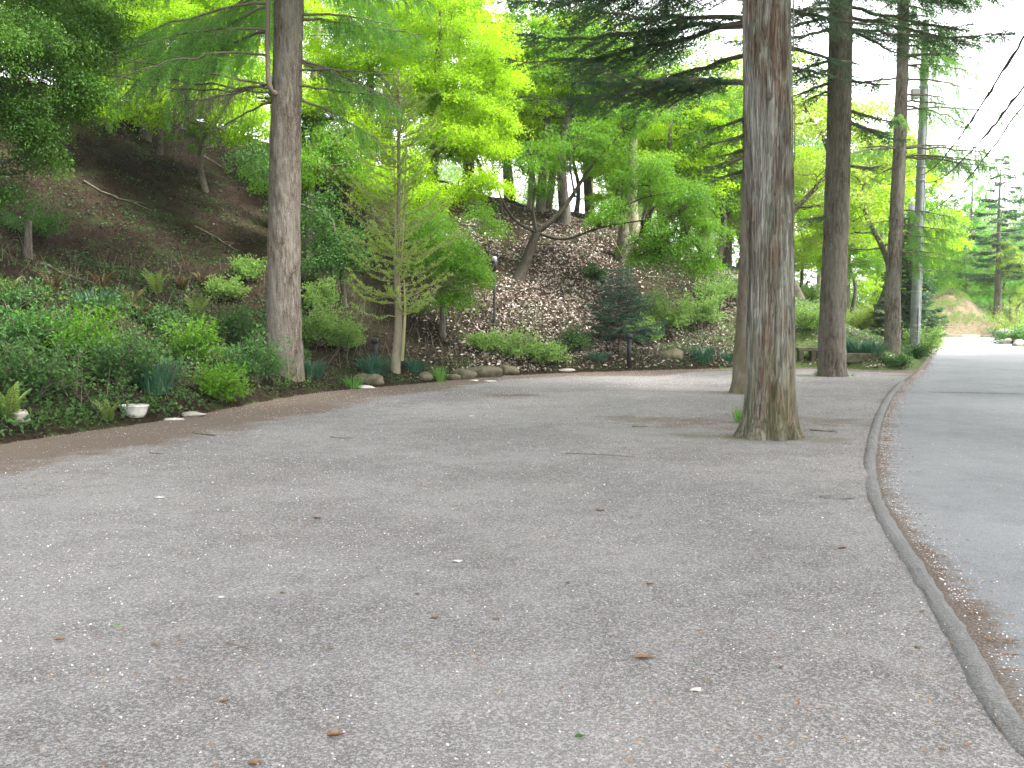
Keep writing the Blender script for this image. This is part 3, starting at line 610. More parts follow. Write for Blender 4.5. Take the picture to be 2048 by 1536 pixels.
finish(root, T_, F_, tw, 'fir', 'twig')

# 3. fir behind the cedar, with the large dark boughs
b0 = TREES['fir_back']; D0 = b0[1]
root = thing('fir_tree', 'dark fir standing just behind the thickest trunk, long dark boughs reaching left', 'tree', b0)
bark_tube('trunk', [b0 + [0, 0, -.06], P(1509, 600, D0), P(1520, 350, D0), P(1519, 150, D0), P(1519, -100, D0), P(1519, -1100, D0)], [.36, .32, .315, .31, .30, .28, .24, .12], M['bark_fir'], root, 64, 380, 12, (.04, .03), (7, 20), (1.2, 4), .25, .4, 5)
T_ = Tubes(); F_ = Foliage(); tw = [[], [], []]; r = rng(41)
for (py, az, ln, ri, dr) in [(170, -100, 3.7, .10, .30), (172, -84, 4.4, .14, .36), (168, -118, 3.6, .0, .18), (48, -92, 4.6, .02, .24), (50, -78, 4.9, -.05, .20), (40, -112, 4.3, .0, .22), (-30, -96, 5.2, -.02, .20), (-60, -75, 5.0, -.02, .2), (-40, -125, 4.6, 0, .22), (-110, -90, 5.0, .0, .22),
                             (110, -65, 3.2, 0, .3), (230, -75, .9, -.1, .3), (262, -95, 1.0, -.15, .3), (290, -80, .8, -.2, .2), (310, -100, 1.1, -.1, .3), (335, -60, 1.0, -.1, .2), (0, -140, 4.0, .0, .2),
                             (90, 80, 2.0, .05, .35), (130, 95, 1.6, 0, .35), (20, 88, 2.6, .0, .3), (-30, 100, 3.0, 0, .25), (-70, 120, 3.2, .05, .25), (-80, 60, 3.6, .05, .25), (-160, 180, 3, .1, .2), (-160, -160, 3.4, .1, .2)]:
    conifer_limb(T_, F_, tw, r, P(1519, py, D0), R(az), ln, ri, dr, .045, 'fir', 1.0, .15)
for i in range(70):
    z_ = r.uniform(-1050, -150); conifer_limb(T_, F_, tw, r, P(1519, z_, D0), r.uniform(0, 6.28), r.uniform(3.6, 5.8) * (1 + z_ / 1600), .1, .2, .04, 'fir', .4, .15, 3.4)
finish(root, T_, F_, tw, 'fir', 'twig')

# 4. fir to the right
b0 = TREES['fir_right']; D0 = b0[1]
root = thing('fir_tree', 'straight dark fir trunk at the far right corner of the lot', 'tree', b0)
bark_tube('trunk', [b0 + [0, 0, -.06], P(1665, 650, D0), P(1674, 400, D0), P(1680, 150, D0), P(1682, -50, D0), P(1684, -900, D0)], [.335, .30, .285, .27, .25, .235, .21, .11], M['bark_dark'], root, 72, 400, 15, (.03, .03, .02), (6, 20, 40), (1, 5, 10), .18, .35, 5)
T_ = Tubes(); F_ = Foliage(); tw = [[], [], []]; r = rng(43)
for (py, az, ln, ri, dr) in [(30, 96, 4.0, -.22, .08), (10, 80, 3.6, -.12, .1), (-10, 108, 4.6, -.02, .12), (-40, 92, 5.2, .0, .14), (-30, 125, 4.2, .0, .16), (55, 70, 2.4, -.1, .2), (60, 120, 2.2, -.1, .25), (160, 95, 1.3, -.05, .2), (165, -80, 1.2, -.0, .45), (140, -95, 1.3, .05, .5), (120, -75, 1.4, .05, .45), (180, -100, 1.0, .0, .5), (60, -85, 2.2, 0, .3), (20, -100, 2.6, .05, .3), (30, -60, 2.8, 0, .25),
                             (215, 90, 1.4, -.25, .15), (235, 75, 1.8, -.35, .1), (240, 110, 1.3, -.3, .2), (330, 85, 1.1, -.05, .1), (430, -90, .9, .02, .3), (425, -70, .7, .0, .4), (-80, 85, 4.8, 0, .2), (-120, 100, 5, .1, .2), (-100, 60, 5, .1, .2)]:
    conifer_limb(T_, F_, tw, r, P(1680, py, D0), R(az), ln, ri, dr, .04, 'fir', .95, .15)
for i in range(40):
    z_ = r.uniform(-820, -60); conifer_limb(T_, F_, tw, r, P(1682, z_, D0), r.uniform(0, 6.28), r.uniform(2.6, 4.8) * (1 + z_ / 1300), .08, .22, .04, 'fir', .6, .2)
finish(root, T_, F_, tw, 'fir', 'twig')

# 5. larch by the utility pole
b0 = TREES['larch_right']; D0 = b0[1]
root = thing('larch_tree', 'slender larch trunk rising just left of the utility pole, feathery branches to its right', 'tree', b0)
bark_tube('trunk', [b0 + [0, 0, -.06], P(1787, 560, D0), P(1797, 350, D0), P(1804, 150, D0), P(1808, -50, D0), P(1812, -500, D0)], [.255, .225, .20, .175, .16, .14, .08], M['bark_larch'], root, 40, 300, 19, (.05, .04), (6, 20), (1.5, 6), .2, .3, 5)
T_ = Tubes(); F_ = Foliage(); tw = [[], [], []]; r = rng(47)
for i in range(64):
    py = r.uniform(-330, 330); az = r.uniform(0, 6.28) if i % 2 else R(r.uniform(60, 125)); conifer_limb(T_, F_, tw, r, P(1802, py, D0), az, r.uniform(1.6, 3.6) * (1.0 if az < 2.4 else .7), r.uniform(-.05, .2), .22, .03, 'larch', 1.0, .2)
for (py, az, ln) in [(420, 95, 1.6), (450, 100, 2.0), (480, 80, 2.0), (440, -85, 1.0), (510, 110, 1.9), (530, 85, 1.7), (470, 130, 1.5), (500, 140, 1.6)]:
    conifer_limb(T_, F_, tw, r, P(1795, py, D0), R(az), ln, .0, .2, .02, 'larch', 1.8, .1)
finish(root, T_, F_, tw, 'larch', 'twig')

# 6. young ginkgo-like tree with first leaves
b0 = on_hill(790, 744); D0 = b0[1]
root = thing('young_tree', 'slender pale sapling tree with upswept bare branches just coming into leaf', 'tree', b0)
bark_tube('trunk', [b0 + [0, 0, -.1], P(797, 640, D0), P(794, 540, D0), P(798, 400, D0), P(797, 250, D0), P(797, 135, D0)], [.11, .085, .07, .052, .04, .028, .012], M['bark_pale'], root, 20, 120, 5, (.06, .03), (5, 9), (1.5, 5), .25, .3, 4)
T_ = Tubes(); F_ = Foliage(); r = rng(51); tw = [[], [], []]
for i, (x0, yb, x1, yt, rr_) in enumerate([(803, 520, 812, 240, .03), (790, 500, 786, 300, .028), (800, 480, 820, 330, .022), (795, 500, 775, 360, .02), (806, 690, 808, 560, .05)]):
    T_.add(catmull([P(x0 - 3, yb + 30, D0), P(x0, yb, D0 - .1), P((x0 + x1) / 2 + 3, (yb + yt) / 2, D0 - .12), P(x1, yt, D0)], 7), np.linspace(rr_, rr_ * .35, 22), 7)
for i in range(150):
    f = r.random() ** 1.15; py = 160 + 480 * f; az = r.uniform(0, 6.28); ln = (.28 + 1.2 * min(1, f * 2.3) ** .8) * r.uniform(.6, 1.1) * (1 if py < 560 else .8); ri = r.uniform(.12, .6) * (1.0 if f < .7 else .4)
    s0 = P(797 + r.uniform(-8, 8), py, D0); n = 9; t = np.linspace(0, 1, n); h = np.array([math.sin(az), math.cos(az), 0])
    p = s0 + h * (ln * t)[:, None]; p[:, 2] += ln * (ri * t + .22 * t ** 2.5 - .12 * t * (1 - t) * 2); p[1:] += r.normal(0, .018, (n - 1, 3)); T_.add(p, np.linspace(.013, .004, n), 5)
    m = int(ln / .045) + 2; tq = r.uniform(.15, 1, m); q = np.stack([np.interp(tq, t, p[:, k]) for k in range(3)], 1); u = rand_dir(r, m); u[:, 2] = np.abs(u[:, 2]); e = q + u * r.uniform(.015, .05, (m, 1))
    tw[0].append(q); tw[1].append(e); tw[2].append(np.full(m, .004))
    kk = 7; pp = np.repeat(e, kk, 0) + r.normal(0, .012, (m * kk, 3)); F_.add(pp, rand_dir(r, m * kk) + [0, 0, .4], rand_dir(r, m * kk), r.uniform(.025, .05, m * kk), r.uniform(.015, .03, m * kk))
finish(root, T_, F_, tw, 'bud', 'twig_green')

# 7. leaning maple on the slope
b0 = on_hill(1038, 556); D0 = b0[1]
f0 = P(1074, 466, D0)
limbs = [([f0, P(1125, 420, D0), P(1185, 330, D0 + .3), P(1240, 270, D0 + .5)], .095), ([f0, P(1030, 440, D0), P(1000, 390, D0 - .3), P(985, 330, D0 - .5)], .06), ([f0, P(1066, 420, D0), P(1070, 370, D0 + .4), P(1060, 300, D0 + .8)], .06),
         ([f0, P(1130, 478, D0 - .4), P(1200, 455, D0 - .8), P(1270, 443, D0 - 1.2), P(1360, 430, D0 - 1.6)], .055), ([P(1185, 463, D0 - .7), P(1230, 425, D0 - .6), P(1290, 395, D0 - .8), P(1380, 380, D0 - 1)], .035), ([P(1150, 395, D0), P(1140, 320, D0), P(1150, 230, D0 + .3)], .04), ([P(1000, 390, D0 - .3), P(1010, 450, D0 - .4), P(1018, 470, D0 - .4), P(1004, 512, D0 - .4)], .018)]
broadleaf('maple_tree', 'leaning maple with a forked dark trunk on the pale leaf covered slope', 'tree', b0, [b0 + [-.08, 0, -.15], b0 + [.15, 0, .35], P(1058, 505, D0), f0], [.24, .17, .15, .14],
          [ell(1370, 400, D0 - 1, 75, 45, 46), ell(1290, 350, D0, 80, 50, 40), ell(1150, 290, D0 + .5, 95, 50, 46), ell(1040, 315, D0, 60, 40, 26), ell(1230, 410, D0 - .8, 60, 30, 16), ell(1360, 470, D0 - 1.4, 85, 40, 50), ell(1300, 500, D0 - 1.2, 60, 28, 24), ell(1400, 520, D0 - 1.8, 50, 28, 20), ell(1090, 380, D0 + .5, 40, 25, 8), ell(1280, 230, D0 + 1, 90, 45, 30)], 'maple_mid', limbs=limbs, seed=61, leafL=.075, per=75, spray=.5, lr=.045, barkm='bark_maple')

# 8. bright maples crowning the ridge
def ridge_tree(name, label, px, py_foot, D, crowns, leaf, seed, trunk_px=None, group='maples along the ridge', rad=.16, **kw):
    q = P(px, py_foot, D); b = gz(q[0], q[1]); tx = trunk_px or [(px, 200)]
    pts = [b + [0, 0, -.2]] + [P(a, c, D) for a, c in tx]
    pts = [pts[0]] + [p_ for p_ in pts[1:] if p_[2] > pts[0][2] + .5]
    if len(pts) < 3: pts.insert(1, (pts[0] + pts[1]) / 2 + [.1, 0, 0])
    return broadleaf(name, label, 'tree', b, pts, [rad * 1.3, rad, rad * .8, rad * .5], crowns, leaf, seed=seed, group=group, **kw)
ridge_tree('maple_tree', 'bright yellow green maple at top left above the dark slope', 566, 200, 27.5, [ell(300, 60, 27, 110, 70, 60), ell(430, 50, 27, 110, 70, 70), ell(480, 130, 26, 110, 50, 60), ell(350, 140, 26.5, 90, 45, 45), ell(380, -60, 28, 150, 80, 60), ell(520, -30, 28, 120, 80, 60), ell(240, 150, 26.5, 70, 45, 30), ell(300, 200, 25.5, 80, 35, 30), ell(430, 190, 25, 90, 45, 45), ell(500, 240, 24.5, 60, 40, 24), ell(180, 190, 25, 70, 35, 24)], 'maple', 71, [(566, 200), (555, 60), (540, -60)], per=95)
ridge_tree('maple_tree', 'bright maple whose crown fills the top centre right of the left trunk', 735, 330, 31, [ell(680, 55, 31, 130, 65, 60), ell(800, 30, 31, 110, 60, 50), ell(650, -50, 32, 150, 70, 50), ell(740, 110, 30, 90, 50, 46), ell(640, 130, 30, 70, 45, 30), ell(660, 200, 29, 70, 40, 30), ell(730, 270, 28.5, 60, 45, 26)], 'maple', 72, [(738, 250), (745, 60)], per=95)
ridge_tree('maple_tree', 'brightest maple, its crown hanging in tiers right of the sapling', 860, 300, 29.5, [ell(900, 50, 29.5, 110, 75, 60), ell(850, 170, 29, 70, 50, 36), ell(920, 200, 29, 80, 60, 50), ell(900, 275, 28.5, 80, 36, 36), ell(960, 290, 28.5, 50, 28, 16), ell(880, -60, 30, 140, 70, 50), ell(980, 120, 29.5, 60, 70, 36), ell(820, 330, 28, 60, 40, 26), ell(960, 370, 27.5, 60, 30, 20), ell(760, 360, 27, 60, 40, 24), ell(850, 400, 27, 60, 35, 20), ell(1000, 240, 29, 50, 50, 24)], 'maple', 73, [(868, 250), (880, 60)], per=95)
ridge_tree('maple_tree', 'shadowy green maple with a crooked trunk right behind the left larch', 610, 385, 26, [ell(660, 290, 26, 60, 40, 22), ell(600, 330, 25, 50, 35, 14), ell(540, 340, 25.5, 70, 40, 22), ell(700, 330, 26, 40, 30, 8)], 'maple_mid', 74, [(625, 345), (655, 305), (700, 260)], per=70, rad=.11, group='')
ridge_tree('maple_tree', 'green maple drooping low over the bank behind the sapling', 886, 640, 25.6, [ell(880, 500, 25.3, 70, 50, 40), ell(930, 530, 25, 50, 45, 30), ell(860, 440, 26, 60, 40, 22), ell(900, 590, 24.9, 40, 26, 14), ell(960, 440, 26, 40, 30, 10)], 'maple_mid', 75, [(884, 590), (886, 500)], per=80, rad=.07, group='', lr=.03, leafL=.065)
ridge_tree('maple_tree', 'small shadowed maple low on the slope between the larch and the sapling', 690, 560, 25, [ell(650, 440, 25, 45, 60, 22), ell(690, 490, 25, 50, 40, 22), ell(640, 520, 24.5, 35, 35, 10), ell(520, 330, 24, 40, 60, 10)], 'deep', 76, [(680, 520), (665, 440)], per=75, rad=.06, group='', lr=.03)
# left, overhanging dark tree
q = P(-160, 500, 17); b = gz(q[0], q[1])
broadleaf('broadleaf_tree', 'deep green tree overhanging the slope at the left edge of the picture', 'tree', b, [b + [0, 0, -.2], P(-150, 300, 17), P(-120, 60, 17), P(-60, -200, 17)], [.26, .22, .18, .1],
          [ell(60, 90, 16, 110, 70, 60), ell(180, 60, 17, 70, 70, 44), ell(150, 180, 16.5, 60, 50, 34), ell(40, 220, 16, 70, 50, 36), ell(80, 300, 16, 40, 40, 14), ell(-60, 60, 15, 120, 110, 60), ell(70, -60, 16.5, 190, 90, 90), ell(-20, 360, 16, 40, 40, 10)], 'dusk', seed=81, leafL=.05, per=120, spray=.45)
# canopy beyond and above the frame that shades the slope
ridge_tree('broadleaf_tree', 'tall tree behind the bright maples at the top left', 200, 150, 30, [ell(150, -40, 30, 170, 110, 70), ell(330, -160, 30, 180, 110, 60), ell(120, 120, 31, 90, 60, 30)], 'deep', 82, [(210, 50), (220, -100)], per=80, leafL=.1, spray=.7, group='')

# 9. background trees on the ridge to the right: prototypes copied
def proto_tree(seed, leaf, h, cr, ns, per, label, name='maple_tree', lean=.2, leafL=.13, barkm='bark_dark', group='trees along the ridge'):
    r = rng(seed); tr = [np.array([0, 0, -.2]), np.array([r.normal(0, lean), r.normal(0, lean), h * .3]), np.array([r.normal(0, lean * 2), r.normal(0, lean * 2), h * .6]), np.array([r.normal(0, lean * 2), 0, h * .85])]
    cr_ = []
    for i in range(cr):
        a = i * 2.4 + r.random(); zz = h * r.uniform(.38, .98); rad = h * .26 * math.sqrt(max(.1, 1 - ((zz / h - .6) / .5) ** 2)); cr_.append((np.array([math.cos(a) * rad, math.sin(a) * rad, zz]), np.array([h * .21, h * .21, h * .12]) * r.uniform(.8, 1.3), ns))
    return broadleaf(name, label, 'tree', (0, 0, 0), tr, [h * .028, h * .02, h * .014, h * .006], cr_, leaf, barkm, seed, leafL, per, .6, group, lr=.05)
pa = proto_tree(101, 'maple_mid', 8.0, 9, 16, 60, 'x'); pb = proto_tree(102, 'yellowgreen', 8.5, 8, 13, 50, 'x', 'maple_tree', .4); pc = proto_tree(103, 'maple', 7.5, 8, 15, 55, 'x'); pd = proto_tree(104, 'deep', 9.0, 9, 16, 55, 'x', 'broadleaf_tree', .1, .10, 'bark_pale')
spots = [(pa, 1130, 36, 0, 1.0, 'mid green maple on the ridge behind the leaning maple'), (pc, 1225, 40, 1, .95, 'fresh green tree behind the small sky gap left of the centre'), (pd, 1265, 36, 2, .95, 'pale barked tree with a thick trunk on the ridge crest'), (pb, 1370, 41, 3, .9, 'yellow green tree in front of the white sky, left of the cedar'),
         (pa, 1430, 43, 2.4, .85, 'mid green tree on the crest just left of the fir trunk'), (pc, 1330, 48, 4, 1.2, 'bright tree further back behind the crest'), (pb, 1600, 41, 1.2, 1.1, 'yellow green tree seen between the cedar and the right fir trunk'), (pc, 1650, 46, .4, 1.3, 'bright green tall tree behind the stone lantern'),
         (pb, 1735, 43, 5, 1.0, 'loose yellow green tree between the right fir and the slender larch'), (pa, 1740, 58, 2, 1.3, 'hazy green tree beyond the bank behind the slender larch'), (pd, 1180, 55, 3, 1.3, 'pale trunked tree far behind the crest'), (pd, 1440, 55, 5, 1.2, 'pair-like pale trunk beyond the crest left of the fir'),
         (pc, 1020, 42, 5, 1.2, 'bright tree at the top centre beyond the ridge'), (pa, 930, 44, 1, 1.3, 'green tree beyond the ridge behind the brightest maple'), (pd, 560, 40, 1, 1.2, 'dark tree beyond the ridge behind the left trunk'), (pa, 780, 45, 4, 1.1, 'green tree beyond the ridge behind the sapling top'), (pd, 60, 36, 3, 1.2, 'dark tree high on the slope at top left'), (pc, 200, 40, 2, 1.2, 'green tree at the crest above the dark slope'), (pa, 300, 31, 3, .9, 'green tree just over the crest left of the left larch'), (pa, 420, 33, 2, 1.0, 'dark green tree over the crest near the left larch'), (pa, 150, 29, 1, .9, 'mid green tree on the crest at top left'), (pd, 640, 36, 4, 1.1, 'dark tree past the crest right of the left larch'), (pa, 860, 38, 2, .8, 'low green tree behind the brightest maple'), (pc, 1090, 46, 1, 1.1, 'bright tree well beyond the crest near the leaning maple'), (pb, 1510, 50, 2, 1.2, 'yellow green tree far behind the cedar'), (pc, 1690, 52, 2, 1.0, 'bright tree behind the right fir trunk'),
         (pa, 700, 32, 1, .5, 'low green tree on the crest behind the sapling'), (pc, 800, 34, 4, .55, 'low bright tree on the crest right of the sapling'), (pa, 950, 36, 2, .5, 'low green tree on the crest above the lamp post'), (pd, 1060, 39, 0, .55, 'low dark tree on the crest above the leaning maple'), (pa, 1150, 41, 3, .55, 'low green tree on the crest right of the leaning maple'), (pc, 1240, 43, 5, .5, 'low bright tree on the crest by the old stump'), (pb, 1310, 43, 1, .5, 'low yellow green tree on the crest right of the old stump'), (pa, 1400, 45, 2, .5, 'low green tree on the crest left of the fir trunk'), (pb, 1470, 46, 4, .55, 'low yellow green tree on the crest touching the fir trunk'),
         (pc, 1080, 37, 2, .95, 'bright tree over the crest at the top centre'), (pc, 1320, 38, 0, .85, 'bright tree on the crest between the stump and the fir'), (pa, 1400, 39, 3, .8, 'green tree just over the crest left of the fir trunk'), (pc, 1180, 44, 5, 1.2, 'tall bright tree beyond the crest at the centre'), (pc, 1450, 47, 2, 1.3, 'tall bright tree beyond the crest left of the cedar'), (pa, 1280, 50, 1, 1.35, 'tall green tree far beyond the crest'), (pc, 940, 36, 3, .7, 'bright tree on the crest above the lamp post'), (pc, 1790, 60, 3, 1.2, 'bright tree far beyond the bank behind the slender larch'),
         (pa, 330, 30, 1, .42, 'low dark tree on the crest left of the left larch'), (pa, 420, 28.5, 5, .42, 'low green tree on the crest touching the larch boughs'), (pa, 230, 29.5, 3, .45, 'low dark tree at the crest in the top left'), (pa, 620, 31, 3, .42, 'low green tree on the crest just right of the left larch'),
         (pc, 1600, 48, 2, .5, 'low bright tree behind the stone lantern'), (pa, 1700, 48, 1, .5, 'low green tree on the crest behind the right fir'), (pc, 1760, 52, 3, .6, 'low bright tree beyond the slender larch')]
used = set()
for (pt, px, D, rz, sc, lb) in spots:
    x_ = (px - 1024) / FPX * D; z_ = H1(x_, D)
    if pt.name not in used: used.add(pt.name); pt.location = (x_, D, z_); pt.rotation_euler = (0, 0, rz); pt.scale = (sc,) * 3; pt['label'] = lb
    else: dup(pt, (x_, D, z_), rz, sc, lb)


# 9b. unseen tall trees added outside the frame to shade the lot and slope
def shade_tree_proto(seed, leaf, name, label, h=16, spread=4.8, ncr=16, ns=30):
    r = rng(seed); tr = [np.array([0, 0, -.3]), np.array([.1, 0, h * .3]), np.array([-.1, .1, h * .6]), np.array([0, 0, h * .9])]; cr_ = []
    for i in range(ncr):
        a = i * 2.4 + r.random(); rr_ = spread * math.sqrt((i + .5) / ncr); cr_.append((np.array([math.cos(a) * rr_, math.sin(a) * rr_, h * (.92 - .32 * (rr_ / spread) ** 2) + r.normal(0, .8) - 1.5 * (i % 3)]), np.array([2.0, 2.0, 1.1]) * r.uniform(.8, 1.2), ns))
    return broadleaf(name, label, 'tree', (0, 0, 0), tr, [.34, .27, .2, .08], cr_, leaf, 'bark_dark', seed, .17, 34, .85, 'unseen trees added to shade the lot and slope', lr=.07)
ca = shade_tree_proto(111, 'deep', 'broadleaf_tree', 'x'); cb = shade_tree_proto(112, 'maple_mid', 'broadleaf_tree', 'x')
can = [(ca, -12.5, 11, 0, 'unseen dark shade tree added on the slope outside the left edge, nearest the viewer'), (cb, -16, 17, 1, 'unseen shade tree added higher on the slope outside the left edge'), (ca, -12.8, 21.5, 2, 'third unseen shade tree added on the slope outside the left edge'), (cb, -18, 25, 4, 'unseen shade tree added near the crest at far left'),
       (ca, 8.4, 2.6, 3, 'unseen shade tree added across the road beside the viewer'), (ca, 8.9, 7.2, 4, 'unseen shade tree added across the road just ahead of the viewer'), (cb, 12.4, 11.5, 5, 'unseen shade tree added across the road, outside the right edge'), (ca, 14.8, 15, 1, 'second unseen shade tree added across the road outside the right edge'), (cb, 18.5, 21.5, 2, 'third unseen shade tree added across the road outside the right edge'), (ca, 22.5, 28, 0, 'fourth unseen shade tree added across the road outside the right edge'), (ca, 8.6, -2.8, 1, 'unseen shade tree added across the road behind the viewer'), (cb, -10.5, 5, 4, 'unseen shade tree added at the left behind the edge of the picture')]
for (pt, x_, y_, rz, lb) in can:
    if pt.name not in used: used.add(pt.name); pt.location = (x_, y_, H1(x_, y_)); pt.rotation_euler = (0, 0, rz); pt['label'] = lb
    else: dup(pt, (x_ + (3.2 if x_ > 12 else 0), y_, H1(x_, y_)), rz, (1.4 if 7 < x_ < 9 else 1.25 if x_ > 9 else 1.0), lb)
# 9c. the far wood that reads as one mass
r = rng(113); F_ = Foliage(); T_ = Tubes()
for i in range(260):
    px = r.uniform(-100, 2250); D = r.uniform(72, 105); x_ = (px - 1024) / FPX * D; zt = r.uniform(.5, 15) * (1.0 if px < 1820 else .75); rad = r.uniform(2.0, 3.6); m = 900; u = rand_dir(r, m) * (r.random((m, 1)) ** .45) * [rad, rad, rad * .65]
    F_.add(np.array([x_, D, zt]) + u, rand_dir(r, m), nrm(np.array([0, 0, 1.]) + r.normal(0, .5, (m, 3))), r.uniform(.22, .42, m), r.uniform(.14, .26, m))
    if i % 3 == 0: T_.add([(x_, D, -.2), (x_ + r.normal(0, .5), D, zt * .6), (x_, D, zt + 2)], [.22, .15, .05], 6)
wd_ = F_.build('far_wood', M['farwood']); tag(wd_, 'pale far wood beyond the ridge and the road end', 'wood', kind='stuff'); T_.build('far_trunks', M['bark_dark'], wd_)

# 10. far trees beyond the road end
def conifer_proto(name, label, h, seed, leaf, n=46, kind='fir', spread=.28, barkm='bark_dark', group=None, low=.15, dens=.5, droop=.2, nsz=1.0):
    r = rng(seed); root = thing(name, label, 'tree', (0, 0, 0), group); T_ = Tubes(); F_ = Foliage(); tw = [[], [], []]
    bark_tube('trunk', [(0, 0, -.2), (.05, 0, h * .3), (-.05, .05, h * .7), (0, 0, h)], [h * .022 + .02, h * .016, h * .008, .01], M[barkm], root, 16, 60, seed)
    for i in range(n):
        f = low + (1 - low) * (i + r.random()) / n; conifer_limb(T_, F_, tw, r, np.array([0, 0, h * f * .98]), i * 2.4 + r.normal(0, .2), h * spread * (1 - f) ** .8 * r.uniform(.75, 1.15) + .15, .15, droop, .008 + .02 * (1 - f), kind, dens, .15, nsz)
    finish(root, T_, F_, tw, leaf, 'twig'); return root
def scale_leaves(root, k): pass
fp = conifer_proto('pine_tree', 'x', 11, 201, 'fir', 44, 'fir', .30, group='far conifers', low=.3, dens=.45, nsz=3.0)
lp = conifer_proto('larch_tree', 'x', 12, 202, 'larch', 50, 'larch', .30, 'bark_larch', 'far conifers', .2, .7, nsz=2.6)
far = [(fp, 1990, 62, 0, 1.05, 'far pine with a bare lower trunk beside the road end'), (lp, 1935, 72, 1, 1.0, 'feathery green larch beyond the mound'), (fp, 1900, 78, 2, 1.0, 'dark far conifer rising behind the mound'), (lp, 2060, 66, 3, 1.1, 'far larch at the right edge of the picture'), (fp, 1840, 84, 4, 1.2, 'far conifer hidden behind the utility pole'), (fp, 2120, 90, 5, 1.2, 'far pine partly outside the right edge'), (lp, 1960, 95, 2, 1.2, 'pale larch farthest beyond the road end')]
for (pt, px, D, rz, sc, lb) in far:
    x_ = (px - 1024) / FPX * D
    if pt.name not in used: used.add(pt.name); pt.location = (x_, D, 0); pt.rotation_euler = (0, 0, rz); pt.scale = (sc,) * 3; pt['label'] = lb
    else: dup(pt, (x_, D, 0), rz, sc, lb)
for (pt, px, D, rz, sc, lb) in [(pa, 1925, 68, 0, .75, 'rounded mint green tree above the mound'), (pb, 2050, 60, 1, .62, 'low yellow green tree at the right edge beyond the road'), (pb, 2010, 76, 2, .8, 'yellow green tree behind the far pine trunk'), (pa, 1880, 90, 2, 1.1, 'green tree far beyond the road end'), (pc, 1820, 70, 2, 1.0, 'bright tree beyond the bank, seen around the pole'), (pa, 2080, 84, 1, 1.0, 'pale green tree far off at the right edge')]:
    dup(pt, ((px - 1024) / FPX * D, D, 0), rz, sc, lb)
# dark bushy conifer behind the pole
q = P(1812, 690, 38.6); yw = conifer_proto('yew_tree', 'dense dark evergreen directly behind the slender larch and the pole', 5.3, 203, 'fir', 130, 'fir', .25, group=None, low=.05, dens=.9, nsz=2.0); yw.location = (q[0], q[1], H1(q[0], q[1]))
q = on_hill(1238, 700); fy = conifer_proto('young_fir', 'small dark young fir at the foot of the pale leafy slope', 2.3, 204, 'spruce', 44, 'fir', .52, group=None, low=.12, dens=1.2, droop=.12, nsz=1.3); fy.location = tuple(q); fy['category'] = 'tree'

# ------------------------------------------------------------------ shrubs and plants on the bank
def shrub(base, w_, h_, leaf, seed, label, name='shrub', group='shrubs on the bank', n=26, per=60, leafL=.05, lean=0.0):
    r = rng(seed); root = thing(name, label, 'shrub', base, group); F_ = Foliage(); T_ = Tubes(); tw = [[], [], []]
    for i in range(n):
        a = r.uniform(0, 6.28); rho = math.sqrt(r.random()); e = np.array(base) + [math.cos(a) * rho * w_ * .58, math.sin(a) * rho * w_ * .58, h_ * (.2 + .95 * r.random() ** 1.2) * (1 - .3 * rho ** 2)]
        s = bez(np.array(base) + [r.normal(0, .04), r.normal(0, .04), -.03], e, .08 * h_, 6, r.normal(0, .03, 3)); T_.add(s, np.linspace(.011, .003, 6), 4)
        k = int(per * r.uniform(.6, 1.4)); tq = r.uniform(.25, 1.0, k) ** .8; p = np.stack([np.interp(tq, np.linspace(0, 1, 6), s[:, c_]) for c_ in range(3)], 1); rad = .05 + .10 * w_ * tq[:, None]
        dd_ = rand_dir(r, k); p = p + dd_ * rad * np.array([1, 1, .55]) * r.random((k, 1)) ** .4
        F_.add(p, dd_ + [0, 0, .25], nrm(np.array([0, -.15, 1.]) + r.normal(0, .35, (k, 3))), leafL * r.uniform(.6, 1.3, k), leafL * .6 * r.uniform(.7, 1.2, k))
    T_.build('stems', M['twig'], root); F_.build('foliage', M[leaf], root); return root
